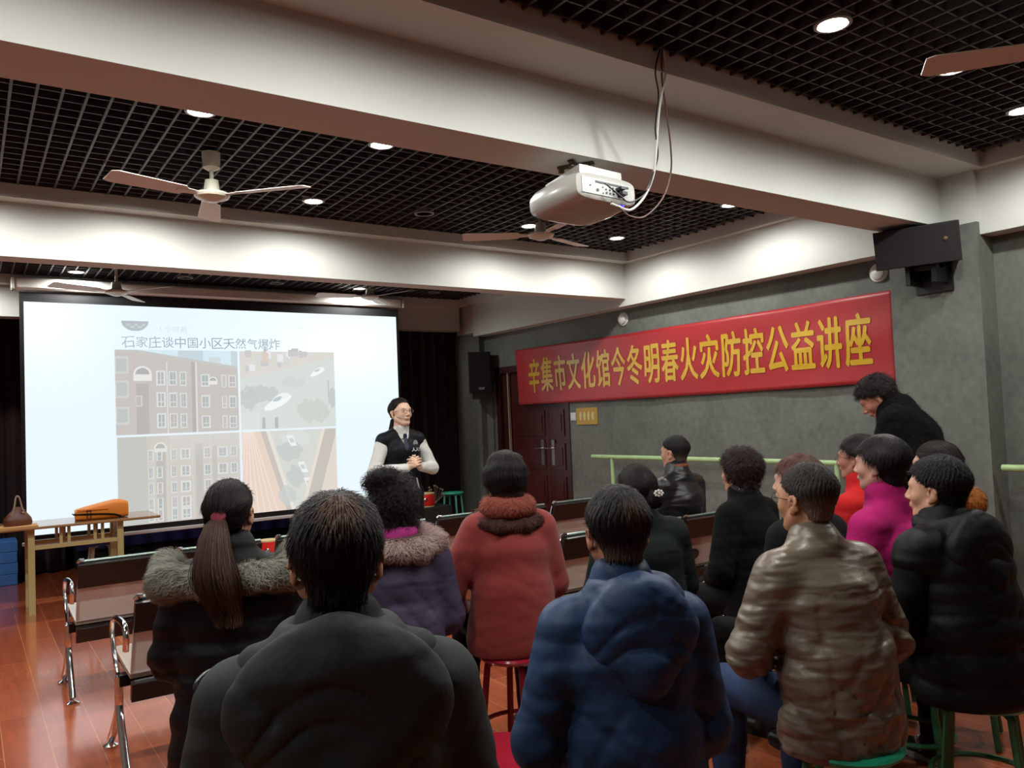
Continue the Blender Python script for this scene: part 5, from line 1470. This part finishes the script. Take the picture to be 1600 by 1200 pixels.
# ---- 9 woman in navy behind the tan jacket
p = dict(seed=9, ds=1.06, du=58, sex='f', pos=(2.60, 1.97), yaw=0, top=1.30, seat=.46, lean=.07, w=0.92, sw=.150, skin=K(206, 162, 140), label='person with reddish brown hair in a navy coat, half hidden behind the tan jacket',
         tm=T_black, jacket=dict(mat=cloth('navy_coat', K(22, 25, 34), .9), i=.030, hem=-.04, name='coat', flare=.20), foot=(.12, .40),
         hyaw=-12, hair=dict(style='bob', side=.010, t=.012, col=K(82, 50, 42), back=-.05, sidez=-.02, n=3000, L=.04, lift=.002))
P9 = person(p); seat_for(p, M_grn, M_grnl, 'green stool under the woman in the navy coat')

# ---- 10 man in tan jacket
p = dict(seed=10, ds=1.06, du=26, pos=(2.03, 1.42), yaw=16, top=1.315, seat=.485, lean=.09, w=.94, sw=0.156, hyaw=-12, skin=K(184, 136, 104), label='person with glasses and cropped hair in a shiny tan jacket and jeans',
         el_l=(-.255, .10, .27), el_r=(.222, .03, .27), wr_l=(-.10, .27, .20), tm=T_jean, shoe=M_blackpl,
         jacket=dict(mat=cloth('tan_satin', K(122, 108, 92), .36, wr=.7, wscale=11, spec=.5), i=.029, hem=-.03, fold=.010, name='jacket', yoke=True, colh=.22, waist=1.1, flare=.20),
         hair=dict(style='short', t=.006, col=K(46, 38, 34), back=-.052, n=6000, L=.009, lift=.003, wd=.0008, fade=(.02, .6)), glasses=mat('dark_rims', K(24, 22, 24), .3))
P10 = person(p); seat_for(p, M_grn, M_grnl, 'green stool under the man in the tan jacket', r=.17)

# ---- 11 woman in red with glasses
p = dict(seed=11, ds=1.13, du=25, sex='f', pos=(3.24, 2.05), yaw=-2, top=1.345, seat=.46, lean=.05, w=0.94, sw=.152, skin=K(178, 124, 104), label='person with glasses in a bright red sweater beside the magenta jacket',
         tm=T_black, jacket=dict(mat=cloth('red_knit', K(206, 34, 34), .85), i=.028, hem=-.02, name='sweater', colh=.5),
         hyaw=-10, hair=dict(style='bob', side=.010, t=.012, col=C_hair, back=-.045, sidez=-.0, n=2600, L=.035, lift=.002), glasses=mat('thin_gold_rims', K(150, 130, 110), .3, metal=.7))
P11 = person(p); seat_for(p, M_grn, M_grnl, 'green stool under the woman in red')

# ---- 12 woman in magenta
p = dict(seed=12, ds=1.06, du=22, sex='f', pos=(2.86, 1.70), yaw=2, top=1.37, seat=.46, lean=.05, w=0.95, sw=0.15, skin=K(206, 156, 138), label='person with greying black hair in a magenta jacket with a black bag strap',
         tm=T_black, jacket=dict(mat=cloth('magenta_fleece', K(190, 30, 112), .85, wr=.5), i=.032, hem=-.01, name='jacket', colh=.45, fold=.006),
         hyaw=-10, hair=dict(style='bob', side=.010, t=.014, col=C_hair, back=-.058, sidez=-.0, n=3800, L=.04, lift=.002, bald=((0, -.03, .13), (.05, .07, .03), K(120, 116, 114), .6)))
P12 = person(p); seat_for(p, M_grn, M_grnl, 'green stool under the woman in magenta')
g = G(); c1, c2, c3 = p['sh']['r'] + (-.04, -.085, .055), p['chs'] + (-.05, -.155, -.03), p['wst'] + (-.19, -.06, -.05)
g.tube(bez([p['sh']['r'] + (-.04, .03, .09), c1, c2, c3, p['wst'] + (-.20, .08, -.08)], 24), .016, 8, flat=.35); g.obj('bag_strap', M_blackpl, P12)

# ---- 13 standing woman in black fur
p = dict(seed=13, du=52, ds=1.08, sex='f', stand=True, pos=(3.86, 2.23), yaw=-28, top=1.735, seat=.8, lean=.14, w=1.06, sw=.165, hpitch=-38, hoff=(0, .06, -.085), flat=1, skin=K(186, 128, 104), label='person standing with lowered head in a black fur coat by the banner end',
         tm=T_black, el_l=(-.26, .10, .27), wr_l=(-.14, .30, .22), jacket=dict(mat=cloth('black_plush', K(10, 10, 11), 1.0), i=.055, hem=-.10, name='fur_coat', flare=.27, fold=.006),
         hair=dict(style='curly', t=.014, col=K(30, 22, 22), back=-.05, sidez=-.0, n=3200, L=.028, lift=.008, curl=.9))
P13 = person(p)
jo = [c for c in P13.children if c.name.startswith('fur_coat')][0]
me = jo.data; V = np.zeros(len(me.vertices) * 3, np.float32); me.vertices.foreach_get('co', V); V = V.reshape(-1, 3)
N = np.zeros(len(me.vertices) * 3, np.float32); me.vertices.foreach_get('normal', N); N = N.reshape(-1, 3)
S = ribbons(V, N, np.tile([0, 0, -1.0], (len(V), 1)), 9000, .026, .0012, .012, .5, 3, seg=3)
o = link('fur_pile', mesh_np('fur_pile', S[0], S[1], jo.data.materials[0], True), jo); o['kind'] = 'stuff'

# ---- 14 young man in black vest
p = dict(seed=14, ds=1.10, legx_r=((.085,0,.085),(.27,.38,.06),(.36,.46)), du=36, pos=(2.56, 1.32), yaw=8, top=1.30, seat=.49, lean=.09, w=1.05, sw=0.172, hyaw=-18, skin=K(204, 156, 128), label='person with thick black hair in a quilted black hooded vest, at right',
         el_l=(-.27, .09, .25), wr_l=(-.12, .30, .17), tm=T_grey, foot=(.12, .36), shoe=mat('black_sneaker', K(24, 24, 26), .6), sole=mat('white_sole', K(196, 194, 190), .6), band=mat('white_stripe', K(206, 204, 200), .5),
         jacket=dict(mat=cloth('black_vest_shell', K(26, 28, 30), .6, wr=.5), i=.040, hem=-.02, flare=.235, hood=(.15, .08, .02, .0), quilt=(.11, .010), name='quilted_vest', sleeveless=True, waist=1.3),
         hair=dict(style='short', t=.016, col=K(20, 18, 19), back=-.05, n=4600, L=.016, lift=.004, fz=.07, side=.016))
P14 = person(p); seat_for(p, M_grn, M_grnl, 'green-legged stool under the man in the quilted vest, legs in view', r=.17)
def sleeves(P, parent, m, i, name='sweater', step=.008, neck=0):
    f = Field(np.arange(-.40, .40, step), np.arange(-.22, .45, step), np.arange(P['b'] + .08, P['nck'][2] + .08, step))
    torso(f, P, .006)
    if neck: f.op(EC(P['nck'] + (0, 0, -.02), P['nck'] + (0, .01, neck), (.066, .064), (.058, .058)), .02)
    for n in 'lr': arm(f, P, n, i, .95)
    X, Y, Z = f.pts((slice(None),) * 3); f.d += .004 * folds(X, Y, Z, P['seed'] + 3); f.d = np.maximum(f.d, (P['b'] + .10 - Z) + 0 * X) if False else f.d
    V, F = f.mesh(); V = relax(V, F, 2, .5); return link(name, mesh_np(name, V, F, m, True), parent)
sleeves(p, P14, cloth('black_sweater', K(16, 16, 18), .9), .020)
G().box((-.002, -.016, -.03), (.002, .016, .03), R=Matrix.Rotation(.5, 3, 'X'), c=(-.232, .13, .63)).obj('pocket_paper', mat('colourful_paper', K(170, 150, 110), .6), P14)
kn = p['leg']['l']; c = kn[0] * .45 + kn[1] * .55
G().box((-.001, -.045, -.006), (.001, .045, .006), R=Matrix.Rotation(-.12, 3, 'X'), c=Vector(c + (-.083, 0, .0))).obj('trouser_logo', mat('lime_print', K(140, 150, 40), .6), P14)

# ---- 15 woman behind with orange hair band
p = dict(seed=15, du=12, ds=1.0, sex='f', pos=(3.62, 1.86), yaw=-4, top=1.315, seat=.46, lean=.05, w=.98, sw=.152, skin=K(196, 150, 128), label='person in dark green with an orange fluffy hood trim behind the quilted vest',
         tm=T_black, jacket=dict(mat=cloth('deep_green_coat', K(22, 32, 30), .8), i=.036, hem=-.05, name='coat', flare=.21),
         hair=dict(style='pony', t=.010, col=K(36, 26, 24), back=-.05, tie=(.0, -.11, .02), n=3000, L=.045, lift=.002))
P15 = person(p); seat_for(p, M_grn, M_grnl, 'green stool under the woman with the orange trim'); nk = p['nck']
fur(p, P15, [CP(nk + (-.10, -.05, .02), nk + (0, -.12, .0), .036, .05), CP(nk + (0, -.12, .0), nk + (.10, -.05, .02), .05, .036)], mat('orange_fur', K(176, 104, 40), .9, var=.3, vscale=18), 8, n=4200, L=.028)

# ---- 16 speaker
p = dict(seed=16, sex='f', stand=True, pos=(2.98, 5.96), yaw=182, top=1.70, seat=.8, lean=-.01, w=.94, sw=.158, hyaw=-12, hpitch=4, hsc=.98, skin=K(222, 184, 160), label='person with glasses standing by the screen in a black vest and white shirt, hands clasped',
         el_l=(-.265, .02, .27), wr_l=(-.055, .225, .30), el_r=(.265, .02, .27), wr_r=(.055, .225, .30), hand_l=((.55, .35, .35), (-.25, .9, .15), 1, .9, .95), hand_r=((-.5, .45, .45), (.25, .85, .4), -1, 1.0, .95),
         tm=T_black, jacket=dict(mat=cloth('black_vest_twill', K(28, 32, 42), .6, wr=.3), i=.020, hem=-.06, name='vest', sleeveless=True, fold=.003, collar=0, vneck=.15, waist=1.1),
         hair=dict(style='pony', t=.009, col=K(30, 22, 22), back=-.02, tie=(0, -.11, -.04), n=3000, L=.03, lift=.0006, fz=.080, side=.012), glasses=mat('thin_rims', K(120, 100, 96), .3, metal=.5))
P16 = person(p)
sleeves(p, P16, cloth('white_shirt', K(240, 240, 236), .7, wr=.5), .013, 'shirt', .0065, .015)
ponytail(p, P16, (0, -.105, -.045), (.03, -.115, -.20), .028, K(32, 24, 24), 9, 320, .015)
nk = p['nck']
def on_front(x, z, dy=0.0, pre='vest'):   # front surface of the vest, found by ray casting
    jo = [c for c in P16.children if c.name.startswith(pre)][0]
    bpy.context.view_layer.update()
    ok, loc, nrm, idx = jo.ray_cast(Vector((x, .6, z)), Vector((0, -1, 0)))
    return (loc.y if ok else .12) + dy
# shirt collar, tie, badge, lettering, zip pulls
g = G()
for q in (-1, 1):
    y0 = on_front(q * .02, nk[2] - .07, 0, 'shirt')
    g.add([(q * .004, y0 + .012, nk[2] - .055), (q * .055, .035, nk[2] + .045), (q * .062, .02, nk[2] + .0), (q * .040, y0 + .006, nk[2] - .085)], [(0, 1, 2, 3)])
    g.add([(q * .004, y0 + .009, nk[2] - .055), (q * .055, .030, nk[2] + .045), (q * .062, .015, nk[2] + .0), (q * .040, y0 + .003, nk[2] - .085)], [(3, 2, 1, 0)])
g.obj('shirt_collar', MATS['white_shirt'], P16)
g = G(); V = []; yk = on_front(0, nk[2] - .07, .008, 'shirt')
for z, hw in ((nk[2] - .03, .012), (nk[2] - .055, .017), (nk[2] - .065, .012), (nk[2] - .15, .022), (nk[2] - .17, .0)):
    yy = on_front(0, min(z, nk[2] - .08), .008, 'shirt') if z < nk[2] - .08 else yk + .004
    V += [(-hw, yy, z), (hw, yy, z), (hw, yy + .006, z), (-hw, yy + .006, z)]
F = []
for i in range(4):
    for k_ in range(4): F.append((i * 4 + k_, i * 4 + (k_ + 1) % 4, i * 4 + 4 + (k_ + 1) % 4, i * 4 + 4 + k_))
g.add(V, F + [(0, 1, 2, 3)]); g.obj('necktie', mat('navy_tie', K(30, 36, 58), .5), P16)
bx, bz = -.085, nk[2] - .115
by = on_front(bx, bz)
G().lathe([(.028, 0), (.028, .004), (.0, .005)], 24, R=Matrix.Rotation(.45, 3, 'Z') @ Matrix.Rotation(-PI / 2, 3, 'X'), c=(bx, by + .001, bz)).obj('badge', mat('badge_grey_print', K(150, 152, 160), .6), P16)
V = []; F = []
for i, ch in enumerate('人人安'):
    gv, gf = glyph(ch, .03); o_i = len(V)
    for q in gv:
        xx = bx + .032 - i * .032 - q[0] * .034; zz = bz - .048 + (q[1] - .37) * .034
        V.append((xx, on_front(xx, zz, .004), zz))
    F += [tuple(a + o_i for a in q) for q in gf]
me = bpy.data.meshes.new('vest_lettering'); me.from_pydata(V, [], F); me.materials.append(mat('vest_print', K(215, 215, 215), .6)); link('vest_lettering', me, P16)
g = G()
for q in (-1, 1):
    V0 = [(q * .085, on_front(q * .085, p['b'] + .20, .004), p['b'] + .20), (q * .105, on_front(q * .10, p['b'] + .11, .004), p['b'] + .10)]
    G().tube(V0, .006, 6).obj('pocket_piping', mat('white_piping', K(205, 205, 205), .6), P16)
wl = p['wr']['r'] - (p['wr']['r'] - p['el']['r']) * .12
G().lathe([(.034, -.008), (.036, 0), (.034, .008)], 20, c=Vector(p['wr']['r'] * .88 + p['el']['r'] * .12), R=Vector(p['wr']['r'] - p['el']['r']).to_track_quat('Z', 'Y').to_matrix()).obj('wristwatch', M_blackpl, P16)
t = p['ho']
cv = lambda q: Vector(H(p, q))
G().tube([cv((.070, .03, -.035)), cv((.055, .085, -.055)), cv((.02, .115, -.06))], .003, 6).obj('headset_mic', mat('pale_mic', K(200, 190, 190), .4), P16)
# ---- empty red stool
stool('round_stool', (1.375, 2.13, 0), .46, M_red, M_redl, 'empty glossy red stool right of the man in the black hooded coat', 'stools', r=.15, leg_r=.014)
